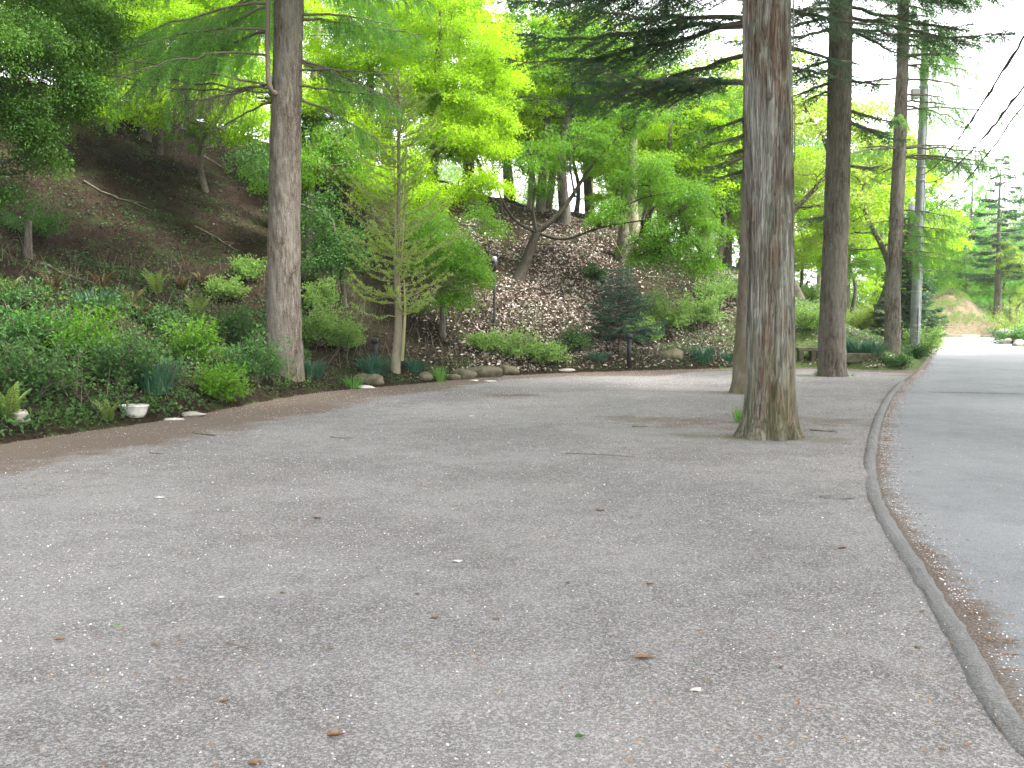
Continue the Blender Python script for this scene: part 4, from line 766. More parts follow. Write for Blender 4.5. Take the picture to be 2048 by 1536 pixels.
SH = [(40, 690, 1.5, 1.0, 'shrub', 'bushy green shrub at the left picture edge'), (150, 720, 1.4, .9, 'shrub', 'green shrub with red stems left of the blue green leaf clumps'), (70, 790, 1.3, .8, 'shrub', 'low leafy shrub above the small rock at far left'), (240, 770, 1.1, .7, 'cover', 'dull green shrub above the white planter'),
      (390, 730, 1.1, .9, 'shrub', 'green shrub between the blue green clump and the big bush'), (470, 690, 1.3, 1.2, 'shrub', 'large rounded bush leaning on the left larch'), (510, 765, 1.2, .9, 'shrub', 'leafy bush at the foot of the left larch'), (440, 800, .9, .6, 'shrub', 'bright low bush at the lot edge near the left larch'),
      (450, 600, 1.0, .9, 'azalea', 'airy yellow green shrub above the large bush'), (500, 560, .9, .8, 'azalea', 'thin yellow green sprig beside the larch trunk'), (200, 640, 1.2, .7, 'cover', 'dark low shrub among the ferns'), (20, 620, 1.3, .8, 'cover', 'shadowed shrub high at the left edge'), (330, 660, 1.1, .7, 'cover', 'sparse shrub above the middle of the bank'),
      (640, 690, 1.3, 1.1, 'azalea', 'airy yellow green shrub just right of the left larch'), (690, 700, 1.0, .8, 'azalea', 'yellow green azalea left of the short black post'), (640, 620, .9, .8, 'azalea', 'wispy shrub in the shade right of the left larch'), (1030, 715, 1.5, .7, 'azalea', 'spreading azalea below the black lamp post'), (1090, 725, 1.2, .5, 'azalea', 'low azalea at the lot edge in the middle'), (970, 700, 1.0, .5, 'azalea', 'small azalea left of the spreading one'),
      (1150, 700, .9, .6, 'cover', 'small green shrub left of the young fir'), (1330, 660, 1.8, 1.2, 'azalea', 'large bright azalea right of the young fir'), (1400, 650, 1.5, 1.1, 'azalea', 'bright azalea near the fir trunk behind the cedar'), (1440, 600, 1.5, .9, 'azalea', 'bright bush high on the bank by the fir trunk'), (1290, 690, 1.0, .8, 'azalea', 'low bright shrub touching the young fir'),
      (1620, 660, 1.6, .9, 'azalea', 'yellow green bush between the cedar and the right fir'), (1720, 660, 1.5, .9, 'yellowgreen', 'yellow bush between the right fir and the slender larch'), (1745, 640, 1.5, 1.0, 'yellowgreen', 'bright bush high behind the slender larch'), (1620, 600, 1.6, .8, 'azalea', 'bush below the stone lantern'), (1850, 705, 1.5, 1.2, 'azalea', 'green bush right of the utility pole by the road'), (1865, 695, 1.0, .7, 'yellowgreen', 'yellow green sprigs at the road edge by the pole'), (1830, 716, 1.0, .45, 'cover', 'weedy tuft in front of the utility pole'), (1790, 735, .8, .3, 'cover', 'low weeds at the foot of the slender larch'),
      (580, 470, 1.4, 1.1, 'deep', 'dark shrub on the slope just left of the small shadowed maple'), (60, 470, 1.6, .9, 'deep', 'dark shrub high on the left slope'), (1190, 560, .8, .5, 'cover', 'green tuft on the pale leafy slope')]
for i, (px, py, w_, h_, lf, lb) in enumerate(SH):
    if lf == 'shrub' and i % 3 == 1: lf = 'maple_mid'
    if lf == 'shrub' and i % 3 == 2: lf = 'cover'
    if px < 520 and py < 700: h_ *= .65
    b = on_hill(px, py); dns = w_ * h_; shrub(b, w_, h_, lf, 300 + i, lb, 'azalea_bush' if 'azalea' in lb else 'shrub', n=int(20 + 22 * dns), per=62, leafL=.068 if b[1] < 24 else .07)
for (px, D, w_, h_, lf, lb) in [(2035, 57, 3.4, 2.6, 'yellowgreen', 'yellow green rounded bush at the right edge of the road end'), (1965, 64, 2.2, 1.6, 'azalea', 'green bush right behind the mound'), (2020, 47, 1.8, .8, 'shrub', 'low green bush on the right verge'), (2055, 50, 2.2, 1.0, 'azalea', 'bush with rocks at the right picture edge')]:
    shrub(np.array([(px - 1024) / FPX * D, D, -.03]), w_, h_, lf, int(px), lb, n=60, per=70, leafL=.09)
# strap-leaved clumps
def clump(base, w_, h_, n, seed, label, leaf='daff', name='daffodil_clump', group='strap leaved clumps on the bank', cat='plant', width=.014):
    r = rng(seed); root = None; a = r.uniform(0, 6.28, n); rho = np.sqrt(r.random(n)) * w_ * .28; p0 = np.array(base) + np.stack([np.cos(a) * rho, np.sin(a) * rho, np.full(n, -.04)], 1); out_ = np.stack([np.cos(a), np.sin(a), 0 * a], 1)
    hh = h_ * r.uniform(.6, 1.15, n); sp = w_ * .5 * r.uniform(.2, 1.1, n); seg = 5; Vs = []
    side = np.stack([-np.sin(a + r.normal(0, .6, n)), np.cos(a + r.normal(0, .6, n)), 0 * a], 1)
    for k in range(seg):
        t = k / (seg - 1); c = p0 + out_ * (sp * t ** 1.6)[:, None] + np.array([0, 0, 1.]) * (hh * (t * 1.25 - .45 * t ** 3))[:, None]; ww = width * (1 - .85 * t ** 3); Vs += [c - side * ww / 2, c + side * ww / 2]
    V = np.stack(Vs, 1).reshape(-1, 3); b = np.arange(n)[:, None] * (2 * seg); F = np.concatenate([b + np.array([[2 * k, 2 * k + 1, 2 * k + 3, 2 * k + 2]]) for k in range(seg - 1)])
    o = mesh_np(name, V - np.array(base), F, M[leaf]); o.location = tuple(base); return tag(o, label, cat, group)
CL = [(190, 630, .9, .55, 'upper dark blue green clump on the left bank'), (165, 678, .9, .45, 'blue green clump just below the upper one'), (310, 785, .9, .6, 'largest blue green clump above the white planter'), (370, 690, .7, .35, 'faint blue green clump behind the large bush'), (625, 752, .65, .38, 'blue green clump right of the left larch foot'), (745, 748, .9, .5, 'dense blue green clump left of the sapling'), (830, 742, .8, .35, 'dark clump right of the sapling'), (1195, 720, .9, .3, 'flat dark clump left of the short black post'), (1405, 722, .9, .5, 'blue green clump left of the fir trunk'), (1455, 722, .5, .35, 'small blue green clump touching the fir trunk'), (1640, 712, .8, .45, 'dark clump left of the right fir'), (1715, 710, 1.3, .6, 'wide blue green clump behind the low mossy wall'), (1745, 712, 1.0, .5, 'blue green clump left of the slender larch'), (1690, 705, .8, .5, 'clump touching the right fir trunk')]
for i, (px, py, w_, h_, lb) in enumerate(CL): clump(on_hill(px, py), w_, h_, int(150 * w_ + 60), 400 + i, lb)
for i, (px, py, w_, h_, lb) in enumerate([(705, 775, .6, .3, 'fresh green grass tuft at the lot edge left of the sapling'), (878, 760, .45, .42, 'upright bright green leaves right of the sapling'), (1640, 752, .45, .22, 'small weed tuft left of the right fir foot'), (1700, 752, .4, .12, 'tiny weed right of the right fir foot'), (1410, 752, .6, .06, 'flat green weed patch on the asphalt left of the fir'), (1480, 845, .3, .32, 'thin sprouting weed left of the cedar base'), (1610, 872, .35, .06, 'low weeds at the right foot of the cedar'), (1502, 884, .3, .07, 'sparse weeds at the left foot of the cedar'), (1575, 890, .25, .05, 'tiny grass blades at the front foot of the cedar'), (1900, 664, .01, .01, '')]):
    if lb: clump(on_hill(px, py), w_, h_, 90 if h_ > .2 else 50, 430 + i, lb, 'grass', 'weed_tuft', 'grass and weed tufts', 'weed', .008)
# ferns
def fern(base, h_, n, seed, label, leaf='fern'):
    r = rng(seed); root = thing('fern', label, 'fern', base, 'ferns on the bank'); T_ = Tubes(); F_ = Foliage()
    for i in range(n):
        a = i * 2.4 + r.normal(0, .2); o = np.array([math.cos(a), math.sin(a), 0]); t = np.linspace(0, 1, 9); hh = h_ * r.uniform(.7, 1.15); p = np.array(base) + o * (hh * .55 * t ** 1.5)[:, None]; p[:, 2] += hh * (t * 1.1 - .25 * t ** 3) - .03; T_.add(p, np.linspace(.006, .002, 9), 4)
        m = 26; tq = np.linspace(.12, 1, m); q = np.stack([np.interp(tq, t, p[:, k]) for k in range(3)], 1); sd_ = np.array([-o[1], o[0], 0])
        for s in (1, -1): F_.add(q, np.tile(sd_ * s + o * .35, (m, 1)) + r.normal(0, .1, (m, 3)), np.tile(np.array([0, 0, 1.]) - o * .5, (m, 1)), hh * .20 * (1 - tq ** 2) + .015, np.full(m, .02))
    T_.build('stalks', M['twig_green'], root); F_.build('fronds', M[leaf], root)
for i, (px, py, h_, lf, lb) in enumerate([(105, 590, .55, 'fernred', 'rust brown fern at the far left of the fern row'), (203, 585, .5, 'fernred', 'rusty fern second from the left'), (312, 590, .6, 'fern', 'yellow green shuttlecock fern above the bank'), (265, 620, .45, 'fernred', 'small withered fern between the taller ones'), (395, 640, .6, 'fern', 'yellow green fern lower on the bank'), (405, 575, .4, 'fernred', 'brown fern under the wispy sprigs'), (15, 600, .5, 'fern', 'green fern at the left picture edge'), (20, 840, .5, 'fern', 'green fern at the lot edge far left'), (215, 845, .35, 'fern', 'small fern left of the white planter'), (365, 580, .4, 'fernred', 'thin rusty fern near the right end of the row'), (285, 640, .4, 'fernred', 'withered fern just above the dark clumps')]):
    fern(on_hill(px, py), h_, 11, 500 + i, lb, lf)

# fallen branches on the slope
for i, (px, py, ln, az, lb) in enumerate([(240, 400, 1.6, 70, 'fallen forked branch lying across the dark slope'), (430, 330, 1.2, 110, 'fallen thin branch high on the dark slope'), (140, 560, 1.0, 60, 'dead stick behind the ferns at far left'), (430, 480, 1.1, 95, 'dead stick on the slope left of the larch trunk'), (660, 640, .9, 80, 'grey stick in the shade left of the sapling'), (1130, 600, 1.0, 60, 'fallen stick on the pale leafy slope'), (960, 420, 1.2, 100, 'fallen branch high on the pale slope'), (1320, 560, .9, 70, 'dry stick on the slope above the azaleas')]):
    q = on_hill(px, py); r = rng(950 + i); h = np.array([math.sin(R(az)), math.cos(R(az)), 0]); t = np.linspace(-.5, .5, 9); p = q + h * (ln * t)[:, None]; p[:, :2] += np.cumsum(r.normal(0, .02, (9, 2)), 0); p[:, 2] = height(p[:, 0], p[:, 1]) + .045 + r.normal(0, .008, 9)
    T_ = Tubes(); T_.add(p, np.linspace(.024, .008, 9), 6)
    for k in (3, 5, 6): e = p[k] + h * .25 * ln * .5 + r.normal(0, .12, 3); e[2] = H1(e[0], e[1]) + .10; T_.add(bez(p[k], e, .02, 5), np.linspace(.012, .004, 5), 5)
    tag(T_.build('fallen_branch', M['wood']), lb, 'branch', 'fallen branches on the slope')
# ground cover
r = rng(90); n = 620000; x = r.uniform(-13, 20, n); y = r.uniform(8, 42, n); d = hill_d(x, y); px = 1024 + FPX * x / y
left = np.exp(-((d - 1.8) / 2.2) ** 2) * (px < 620) * 1.1 + .15 * (px < 820) * smooth(.46, .6, N3.fbm(x * .8, y * .8)) * smooth(16, 11, d)
mid = (px >= 620) * (px < 1480) * (.40 * np.exp(-(d / .9) ** 2) + (.16 + .45 * smooth(1150, 1400, px)) * smooth(.52 - .1 * smooth(1150, 1400, px), .66, N3.fbm(x * .9, y * .9)))
right = (px >= 1300) * (px < 1900) * .4 * smooth(.38, .6, N3.fbm(x * .8, y * .8)) * smooth(40, 33, y)
k = (d > .05) & (px > -60) & (r.random(n) < left * (.25 + 1.1 * smooth(.35, .6, N1.fbm(x * 1.1, y * 1.1))) + mid + right); x, y, d, px = x[k], y[k], d[k], px[k]
z = height(x, y); hg = r.random(len(x)) ** 1.6 * (.05 + .55 * smooth(.35, .65, N3.fbm(x * 1.3, y * 1.3)) * (px < 620) * np.exp(-((d - 1.8) / 2) ** 2) + .08 * (px > 1300)); F_ = Foliage(); m = len(x)
F_.add(np.stack([x, y, z + hg + .01], 1), rand_dir(r, m) + [0, 0, .3], nrm(np.array([0, -.25, 1.]) + r.normal(0, .45, (m, 3))), (1 + .5 * (px < 620)) * r.uniform(.03, .065, m), (1 + .5 * (px < 620)) * r.uniform(.018, .038, m))
tag(F_.build('ground_cover', M['cover']), 'low leafy ground cover carpeting the bank', 'ground cover', kind='stuff')
# dry stalks and thin bare stems tangled through the bank
r = rng(95); n = 9000; x = r.uniform(-11, 9, n); y = r.uniform(9, 30, n); d = hill_d(x, y); px = 1024 + FPX * x / y
k = (d > .15) & (d < 5.5) & (r.random(n) < .25 + .75 * smooth(.45, .6, N2.fbm(x * .8, y * .8))); x, y = x[k], y[k]; m = len(x); A = np.stack([x, y, height(x, y) - .02], 1); u = nrm(np.array([0, 0, 1.]) + r.normal(0, .42, (m, 3))); u[:, 2] = np.abs(u[:, 2])
B = A + u * (r.uniform(.12, .65, m) ** 1.2)[:, None]; V_, F__ = sticks(A, B, r.uniform(.0025, .006, m)); tag(mesh_np('dry_stalks', V_, F__, M['bark_pale']), 'thin dry stalks and bare stems tangled through the bank plants', 'dry stalks', kind='stuff')
# grass on the verge and sunny bank
r = rng(91); n = 60000; x = r.uniform(6, 34, n); y = r.uniform(24, 66, n); px = 1024 + FPX * x / y; d = hill_d(x, y); Rt = Kr + pr_ * wd[:, None]; rx = np.interp(y, Rt[:, 1], Rt[:, 0])
k = ((d > .05) & (px > 1440) & (r.random(n) < .5)) | ((x > rx + .1) & (x < rx + 4) & (y < 50)); x, y = x[k], y[k]; m = len(x); z = height(x, y) - .02 * (x > 15); F_ = Foliage()
F_.add(np.stack([x, y, z], 1), nrm(np.array([0, 0, 1.]) + r.normal(0, .4, (m, 3))), rand_dir(r, m), r.uniform(.08, .22, m), np.full(m, .014)); tag(F_.build('grass', M['grass']), 'thin grass on the sunny bank and road verge', 'grass', kind='stuff')

# ------------------------------------------------------------------ rocks, stones, planter
for i, (px, py, rad, mt, lb) in enumerate([(35, 838, (.16, .12, .11), 'stone', 'grey rock among the leaves at the lot edge far left'), (350, 840, (.15, .10, .03), 'white_stone', 'flat white stone right of the planter'), (385, 832, (.17, .1, .05), 'stone', 'pale flat stone next to the white stone'), (728, 776, (.22, .08, .04), 'white_stone', 'long whitish stone lying at the lot edge left of the sapling'), (735, 765, (.3, .2, .14), 'stone_moss', 'mossy brown rock under the dense clump'),
      (848, 758, (.18, .14, .10), 'stone_moss', 'small round mossy rock right of the sapling'), (925, 755, (.32, .2, .17), 'stone_moss', 'large mossy rock at the lot edge'), (965, 750, (.45, .25, .16), 'stone_moss', 'broad mossy rock beside the large one'), (1010, 745, (.3, .2, .14), 'stone_moss', 'brown rock left of the low azalea'), (905, 758, (.2, .14, .1), 'stone_moss', 'small brown rock left of the large mossy one'),
      (980, 763, (.13, .07, .025), 'white_stone', 'small white stone on the lot edge in front of the mossy rocks'), (950, 762, (.11, .06, .025), 'white_stone', 'small pale stone left of the white one'), (1130, 742, (.2, .08, .04), 'stone', 'pale slab left of the flat dark clump'), (1345, 715, (.4, .25, .2), 'stone_moss', 'earthy rock under the large azalea')]):
    q = on_hill(px, py); tag(blob((0, 0, 0), rad, 600 + i, 'rock', M[mt]), lb, 'rock', 'rocks along the lot edge').location = (q[0], q[1], q[2] + rad[2] * .15)
q = on_hill(268, 832); root = thing('planter', 'white weathered bowl planter half sunk at the edge of the lot', 'planter', q)
def lathe(prof, seg=32):
    a = np.arange(seg) * 2 * np.pi / seg; return np.array([[r_ * math.cos(t_), r_ * math.sin(t_), z_] for r_, z_ in prof for t_ in a]), grid_faces(len(prof), seg, True)
V, F = lathe([(.0, -.03), (.13, -.03), (.165, .03), (.185, .10), (.19, .13), (.172, .13), (.165, .11), (.0, .10)]); V = V @ np.diag([1.05, .8, 1.0]); V += np.array(q); bowl_ = mesh_np('bowl', V, F, M['planter'], root)
V, F = lathe([(.187, .118), (.203, .12), (.206, .135), (.2, .148), (.18, .148), (.17, .13)]); V = V @ np.diag([1.05, .8, 1.0]); V += np.array(q); mesh_np('rim', V, F, M['planter'], bowl_)
V, F = lathe([(0, .112), (.168, .112)]); V = V @ np.diag([1.05, .8, 1.0]); V += np.array(q); mesh_np('soil', V, F, M['soil'], root)

# ------------------------------------------------------------------ posts and lamps
def lathe_obj(name, prof, at, mat, parent, seg=16):
    V, F = lathe(prof, seg); return mesh_np(name, V + np.array(at), F, mat, parent)
def box(name, c, s, mat, parent=None, rot=None, bev=.0):
    V = np.array([[i, j, k] for i in (-1, 1) for j in (-1, 1) for k in (-1, 1)], float) * np.array(s) / 2
    if rot is not None: V = V @ np.array(rot).T
    F = np.array([[0, 1, 3, 2], [4, 6, 7, 5], [0, 4, 5, 1], [2, 3, 7, 6], [0, 2, 6, 4], [1, 5, 7, 3]]); o = mesh_np(name, V + np.array(c), F, mat, parent, smooth_=False)
    if bev: m = o.modifiers.new('bevel', 'BEVEL'); m.width = bev; m.segments = 2
    return o
q = on_hill(989, 648); top = P(985, 515, q[1])[2]; h = top - q[2]
root = thing('lamp_post', 'tall thin black garden lamp post on the slope left of the leaning maple', 'lamp post', q)
lathe_obj('post', [(0, -.1), (.05, -.1), (.05, .06), (.038, .08), (.036, h - .35), (.03, h - .34), (.03, h - .2)], q, M['black'], root)
hs_ = lathe_obj('lamp_housing', [(.04, h - .36), (.072, h - .33), (.078, h - .12), (.06, h - .1), (0, h - .1)], q, M['black'], root)
lathe_obj('lamp_cap', [(.058, h - .1), (.07, h - .09), (.072, h - .01), (.05, h + .03), (0, h + .035)], q, M['lampglass'], hs_)
for px, py, pt, lb in ((750, 726, 676, 'short black post in the clump left of the sapling'), (1258, 736, 668, 'short black post at the foot of the young fir')):
    q = on_hill(px, py); h = P(px, pt, q[1])[2] - q[2]; root = thing('bollard_light', lb, 'bollard', q, 'short black posts on the bank')
    lathe_obj('post', [(0, -.1), (.06, -.1), (.06, h - .14), (.05, h - .13)], q, M['black'], root); lathe_obj('cap', [(.05, h - .13), (.085, h - .12), (.085, h - .02), (.06, h), (0, h + .005)], q, M['black'], root)
# slanting stick on the bank
q = on_hill(1604, 586); e = P(1616, 562, q[1]); T_ = Tubes(); T_.add([q - (e - q) * .3, q, e], [.05, .05, .05], 8); tag(T_.build('leaning_stake', M['black']), 'short dark stake leaning on the bank below the lantern', 'stake')
# dark stump-like trunks on slope
for i, (px, py, h, rad, lb) in enumerate([(1245, 520, 1.3, .22, 'broken old stump among shoots on the slope crest'), (55, 515, .7, .07, 'thin dark snag in the shade at far left'), (886, 660, 1.1, .05, 'thin dark stake under the drooping maple')]):
    q = on_hill(px, py); root = thing('tree_stump', lb, 'stump', q); bark_tube('trunk', [q + [0, 0, -.15], q + [.03, 0, h * .5], q + [.05, .02, h]], [rad * 1.2, rad, rad * .7], M['bark_dark'], root, 18, 30, 700 + i, (.15, .08), (5, 9), (3, 8), .3, .3, 4)
    if i == 0:
        T_ = Tubes(); r = rng(8)
        for k in range(22): e = q + [r.normal(0, .45), r.normal(0, .3), r.uniform(.8, 2.4)]; T_.add(bez(q + [r.normal(0, .1), r.normal(0, .1), .1], e, 0, 6, r.normal(0, .06, 3)), np.linspace(.02, .006, 6), 5)
        T_.build('shoots', M['bark_pale'], root)
# stone lantern
q = on_hill(1610, 530); root = thing('stone_lantern', 'grey stone lantern standing on the crest of the bank right of the cedar', 'lantern', q); s = q[1] / FPX
def hexring(prof, name, n=6): V, F = lathe(prof, n); mesh_np(name, V + np.array(q), F, M['granite'], root, smooth_=False)
hexring([(0, -.1), (.32, -.1), (.32, .08), (.12, .14), (.11, .30), (.28, .38), (.28, .46), (0, .46)], 'pedestal')
for a in range(6):
    an = a * math.pi / 3; box('pillar', q + [math.cos(an) * .2, math.sin(an) * .2, .59], (.075, .075, .25), M['granite'], root)
hexring([(.0, .715), (.2, .715), (.55, .76), (.53, .82), (.3, .93), (.12, 1.02), (.09, 1.04), (.1, 1.1), (.0, 1.2)], 'roof')
# bench-like block, low mossy wall
q = on_hill(1612, 722); root = thing('stone_bench', 'small mossy stone seat at the back edge of the lot', 'bench', q); box('seat', q + [0, 0, .33], (.55, .35, .10), M['stone_moss'], root, bev=.015)
for s_ in (-.17, .17): box('leg', q + [s_, 0, .12], (.12, .28, .32), M['stone_moss'], root, bev=.012)
a = on_hill(1688, 722); b_ = on_hill(1765, 724); c = (a + b_) / 2; tag(box('low_wall', (c[0], c[1], c[2] + .09), (abs(b_[0] - a[0]) + .4, .22, .26), M['stone_moss'], bev=.03), 'low mossy edging wall behind the right fir', 'wall')

# ------------------------------------------------------------------ utility pole and wires
q = G(1828, 706); q = gz(q[0], q[1]); D0 = q[1]; tp = P(1852, 40, D0); root = thing('utility_pole', 'grey concrete utility pole with a conduit beside the road', 'utility pole', q)
ax = nrm(tp - q); L_ = np.linalg.norm(tp - q); pp = [q + ax * (L_ * t) - [0, 0, .1 * (t == 0)] for t in np.linspace(0, 1, 8)]
T_ = Tubes(); T_.add(pp, np.linspace(.175, .12, 8), 24); T_.build('shaft', M['pole'], root)
T_ = Tubes(); T_.add([q + [.16, -.07, 0], q + ax * 4.0 + [.15, -.07, 0], q + ax * L_ * .8 + [.13, -.07, 0]], .028, 8); T_.build('conduit', M['conduit'], root)
T_ = Tubes(); T_.add([q + [.03, -.185, .2], q + ax * 1.6 + [.03, -.18, 0]], .012, 6); T_.build('ground_wire_cover', M['black'], root)
T_ = Tubes(); T_.add([q + [.02, 0, .9], q + [.02, 0, 1.0]], .184, 20); T_.build('band', M['pole_band'], root)
for tt_ in (.18, .52, .56, .8):
    T_ = Tubes(); c = q + ax * L_ * tt_; T_.add([c, c + [0, 0, .06]], .172, 20); T_.build('band', M['pole_band'], root)
c = q + ax * L_ * .78; box('junction_box', c + [-.32, -.05, .0], (.28, .22, .36), M['pole_band'], root, bev=.02)
c = q + ax * L_ * .62; 
# short pole behind
q2 = P(1819, 690, 40); q2 = gz(q2[0], q2[1]); tp2 = P(1819, 408, 40); tag(lathe_obj('short_pole', [(0, -.1), (.22, -.1), (.2, tp2[2] - q2[2]), (.0, tp2[2] - q2[2] + .01)], q2, M['pole'], None, 20), 'shorter grey green pole standing behind the utility pole', 'pole')
def wire(a, b, sag, rad, label, n=30, knots=0, seed=0):
    p = bez(a, b, -sag, n); T_ = Tubes(); rr = np.full(n, rad)
    if knots: r_ = rng(seed); rr = rr * (1 + (r_.random(n) < .3) * r_.uniform(.2, .9, n)); p[1:-1] += r_.normal(0, .006, (n - 2, 3))
    T_.add(p, rr, 6); return tag(T_.build('overhead_wire', M['wire']), label, 'wire', 'overhead wires')
hp = P(1838, 350, D0)
wire(hp, P(2056, 60, 9.5), .35, .012, 'lumpy black cable from the pole towards the top right corner, upper one', 70, 1, 1)
wire(hp + [0, 0, -.15], P(2058, 160, 9.5), .45, .010, 'black cable below the lumpy one running towards the viewer', 70, 1, 2)
wire(P(1840, 420, D0), P(2062, 190, 9.5), .4, .008, 'lowest thin black cable running to the right edge', 60, 1, 3)
wire(P(1847, 392, D0), P(2075, 440, 60), .5, .014, 'pale bundled cable running right from the pole to the far side')
wire(P(1846, 420, D0), P(2075, 452, 60), .6, .014, 'second cable just below the bundled one going right')
wire(P(1842, 360, D0), P(1600, 345, 60), .4, .012, 'wire running left from the pole behind the firs')

# ------------------------------------------------------------------ mound, retaining wall and far kerb
n = 90; u = np.linspace(-6, 6, n); U, Vv = np.meshgrid(u, u, indexing='ij'); c = np.array([(1908 - 1024) / FPX * 62, 62.5])
h = 2.9 * np.maximum(0, 1 - (np.abs(U + .6 * np.maximum(-U, 0)) / 2.6) ** 1.15 * .9) * np.maximum(0, 1 - (np.abs(Vv) / 4.5) ** 2); h = h * (1 + .3 * (N1.fbm(U * 1.3 + 9, Vv * 1.3) - .5)) - .05
mo = mesh_np('mound', np.stack([U + c[0], Vv + c[1], h], -1).reshape(-1, 3), grid_faces(n, n)[:, ::-1], plain('dry_bank', (.09, .075, .045), (.19, .145, .10), 9, .95, .03, .1)); tag(mo, kind='structure')
r = rng(66); m = 12000; u_ = r.uniform(-3.2, 3.2, m); v_ = r.uniform(-4, 1, m); hh = 2.9 * np.maximum(0, 1 - (np.abs(u_ + .6 * np.maximum(-u_, 0)) / 2.6) ** 1.15 * .9) * np.maximum(0, 1 - (np.abs(v_) / 4.5) ** 2); k = (hh > .3) & (r.random(m) < 1.6 * smooth(.42, .62, N2.fbm(u_ * 1.1 + 4, v_ * 1.1)) * smooth(.5, 1.2, hh)); u_, v_, hh = u_[k], v_[k], hh[k]; m = len(u_); F_ = Foliage()
F_.add(np.stack([u_ + c[0], v_ + c[1], hh], 1), nrm(np.array([0, -.3, .8]) + r.normal(0, .6, (m, 3))), rand_dir(r, m), r.uniform(.08, .22, m), np.full(m, .03)); tag(F_.build('mound_weeds', M['azalea']), 'green weeds and dry stems covering the mound', 'weeds', kind='stuff')
wl = P(1872, 668, 59); wr = P(1930, 668, 59); tag(box('retaining_wall', ((wl[0] + wr[0]) / 2, 58.9, .2), (wr[0] - wl[0] + .5, .25, .52), M['stone'], bev=.03), 'low stained retaining wall at the foot of the mound', 'wall')
for i in range(12):
    a_ = np.array([24.0, 58.2, 0]) + np.array([1.02, -.15, 0]) * i * 1.03; rt = [[math.cos(-.146), -math.sin(-.146), 0], [math.sin(-.146), math.cos(-.146), 0], [0, 0, 1]]
    tag(box('kerb_stone', a_ + [0, 0, .04], (1.0, .16, .18), M['granite'] if i % 2 else M['stone'], None, rt, .015), 'far kerb stone in the row before the mound, %s' % ('pale one' if i % 2 else 'dark one'), 'kerb stone', 'pale kerb stones at the road end' if i % 2 else 'dark kerb stones at the road end')
for i, (px, D, rad, lb) in enumerate([(2012, 46.5, (.25, .2, .16), 'pale stone on the right verge, nearest the road'), (2036, 44, (.28, .22, .18), 'pale stone right of the first one on the verge'), (2022, 52, (.7, .5, .5), 'dark leaning boulder on the right verge')]):
    tag(blob((0, 0, 0), rad, 650 + i, 'rock', M['stone']), lb, 'rock', 'rocks on the right verge').location = ((px - 1024) / FPX * D, D, .1)

# ------------------------------------------------------------------ single fallen leaves and twigs on the lot
def fallen_leaf(at, L, rz, seed, label, mat='leaf_brown'):
    r = rng(seed); n = 9; t = np.linspace(0, 1, n); wdt = np.sin(np.pi * t ** .8) * L * .28; cu = r.uniform(.1, .35); V = []
    for s in (-1, -.5, 0, .5, 1): L = L; V.append(np.stack([t * L * .58 - L * .29, s * wdt * .6, .006 + np.abs(s) * wdt * cu * 1.5 + .12 * L * np.abs(t - .5) ** 2 * 4 * cu + r.normal(0, .0012, n)], 1))
    V = np.stack(V, 1).reshape(-1, 3); o = mesh_np('fallen_leaf', V, grid_faces(n, 5), M[mat]); o.location = (at[0], at[1], at[2] if len(at) > 2 else 0); o.rotation_euler = (0, 0, rz); return tag(o, label, 'leaf', 'single fallen leaves on the asphalt')
LV = [(1290, 1318, .16, .1, 'leaf_brown', 'largest curled brown leaf in the right foreground'), (1560, 1335, .07, 1.4, 'leaf_brown', 'small upright rusty leaf in the right foreground'), (670, 1475, .13, .3, 'leaf_brown', 'long tan leaf at the bottom centre left'), (450, 1405, .08, .5, 'leaf_brown', 'curled orange leaf in the left foreground'), (1135, 1168, .07, 2, 'leaf_brown', 'curled brown leaf in the middle of the lot'), (992, 1240, .08, -.6, 'leaf_brown', 'rusty leaf in the middle foreground'), (1685, 1098, .11, .2, 'leaf_brown', 'dark brown leaf near the kerb'), (1300, 1170, .08, .1, 'leaf_brown', 'small dark curled leaf right of the centre'), (510, 1530, .1, .1, 'leaf_brown', 'tan leaf cut by the bottom edge'), (120, 1282, .09, .2, 'leaf_brown', 'orange leaf at far left foreground'), (310, 1293, .07, .1, 'leaf_brown', 'small red brown leaf in the left foreground'), (565, 1188, .06, .1, 'leaf_brown', 'small dark red leaf left of the centre'), (635, 1038, .12, .1, 'leaf_brown', 'tan leaf further back left of the centre'), (1200, 1022, .14, -.1, 'leaf_brown', 'pale orange leaf further back near the middle'), (1845, 1225, .07, .8, 'leaf_brown', 'crumpled leaf close to the kerb'), (235, 1252, .06, .1, 'grass', 'green leaf in the left foreground'), (1160, 1477, .08, .4, 'cover', 'pale green leaf at the bottom centre'), (830, 1272, .04, 1.2, 'grass', 'tiny yellow green leaf near the centre'), (1835, 1297, .06, .2, 'cover', 'greenish yellow leaf near the kerb'), (870, 1238, .09, .3, 'leaf_brown', 'thin brown leaf left of the middle rusty one'), (660, 1300, .05, 0, 'leaf_brown', 'small orange leaf at the centre left'), (1885, 1503, .05, -.5, 'leaf_brown', 'crumpled leaf at the bottom right'), (835, 1190, .06, .2, 'leaf_brown', 'small rust leaf above the centre')]
for i, (px, py, L, rz, mt, lb) in enumerate(LV): fallen_leaf(G(px, py), L, rz, 800 + i, lb, mt)
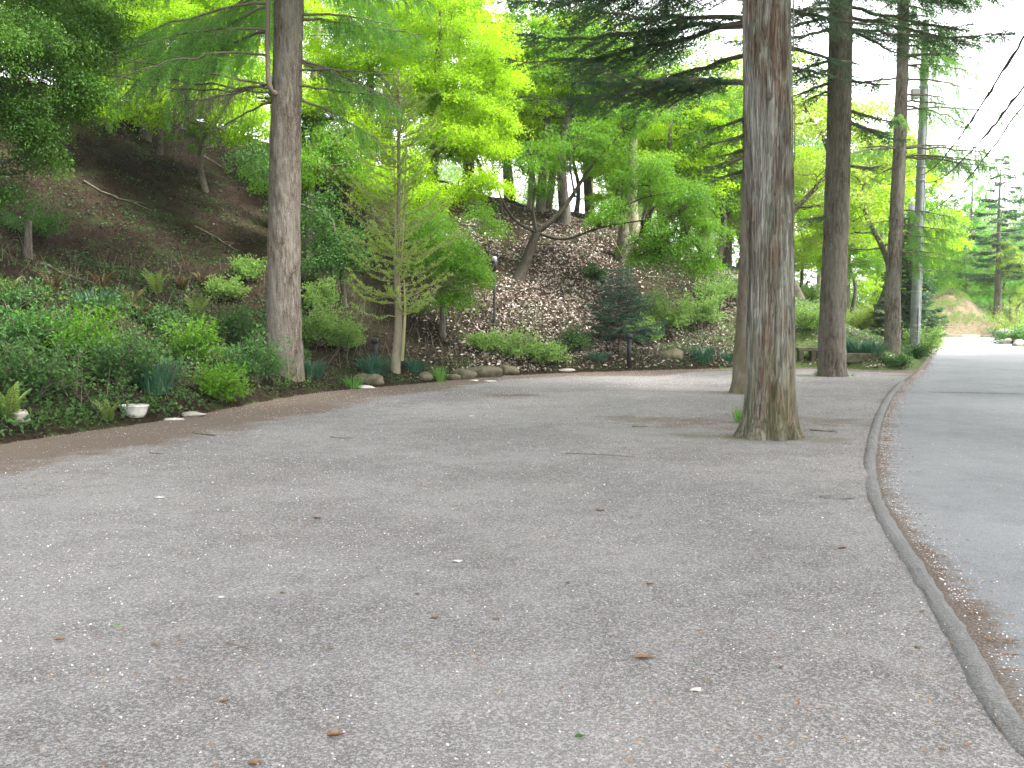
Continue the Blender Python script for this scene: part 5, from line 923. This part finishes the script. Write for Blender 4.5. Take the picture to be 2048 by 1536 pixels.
for i, (px, py, L, lb) in enumerate([(915, 1124, .06, 'white scrap lying in the middle of the lot'), (318, 996, .09, 'white fleck on the left side of the lot'), (1392, 1382, .05, 'pale scrap in the right foreground'), (942, 833, .14, 'thin white strip at the back of the lot'), (443, 1196, .04, 'pale pebble like scrap in the left of the lot')]):
    q = G(px, py); tag(blob((0, 0, 0), (L * .5, L * .28, .006), 850 + i, 'paper_scrap', M['white_stone'], n=8), lb, 'scrap', 'white scraps on the asphalt').location = (q[0], q[1], .008)
def twig(a, b, rad, seed, label):
    r = rng(seed); p = bez(a, b, 0, 9, r.normal(0, .03, 3) * [1, 1, 0]); p[:, 2] = .012; T_ = Tubes(); T_.add(p, np.linspace(rad, rad * .5, 9), 6)
    for k in range(2): q = p[3 + 2 * k]; T_.add(np.array([q, q + [r.normal(0, .05), r.normal(0, .05), .01]]), [rad * .6, rad * .3], 5)
    return tag(T_.build('twig', M['wood']), label, 'twig', 'twigs on the asphalt')
for i, (a_, b2, rd, lb) in enumerate([((385, 867), (430, 872), .016, 'dark twig at the back left of the lot'), ((452, 1290), (495, 1303), .004, 'thin twig in the left foreground'), ((1265, 854), (1283, 855), .018, 'short dark stick at the back of the lot left of the cedar'), ((1130, 908), (1270, 916), .006, 'long straw coloured twig left of the cedar'), ((1620, 861), (1675, 866), .010, 'pale twig right of the cedar'), ((300, 907), (325, 909), .008, 'pale twig on the left side of the lot'), ((660, 875), (705, 878), .006, 'thin dark twig in the back middle left')]): twig(G(*a_), G(*b2), rd, 880 + i, lb)
print('objects', len(bpy.data.objects), 'tris', sum(len(o.data.polygons) for o in bpy.data.objects if o.type == 'MESH'))

# ------------------------------------------------------------------ haze
b = NB('haze'); v = b.n('ShaderNodeVolumePrincipled'); v.inputs['Density'].default_value = .00035; v.inputs['Color'].default_value = (.93, .96, 1, 1); v.inputs['Anisotropy'].default_value = .3
b.t.links.new(v.outputs[0], b.out.inputs['Volume'])
hz = box('haze', (0, 50, 11.5), (300, 190, 26), b.m); tag(hz, 'pale haze in the air over the lot and road', 'haze', kind='stuff')
scene.cycles.volume_bounces = 1
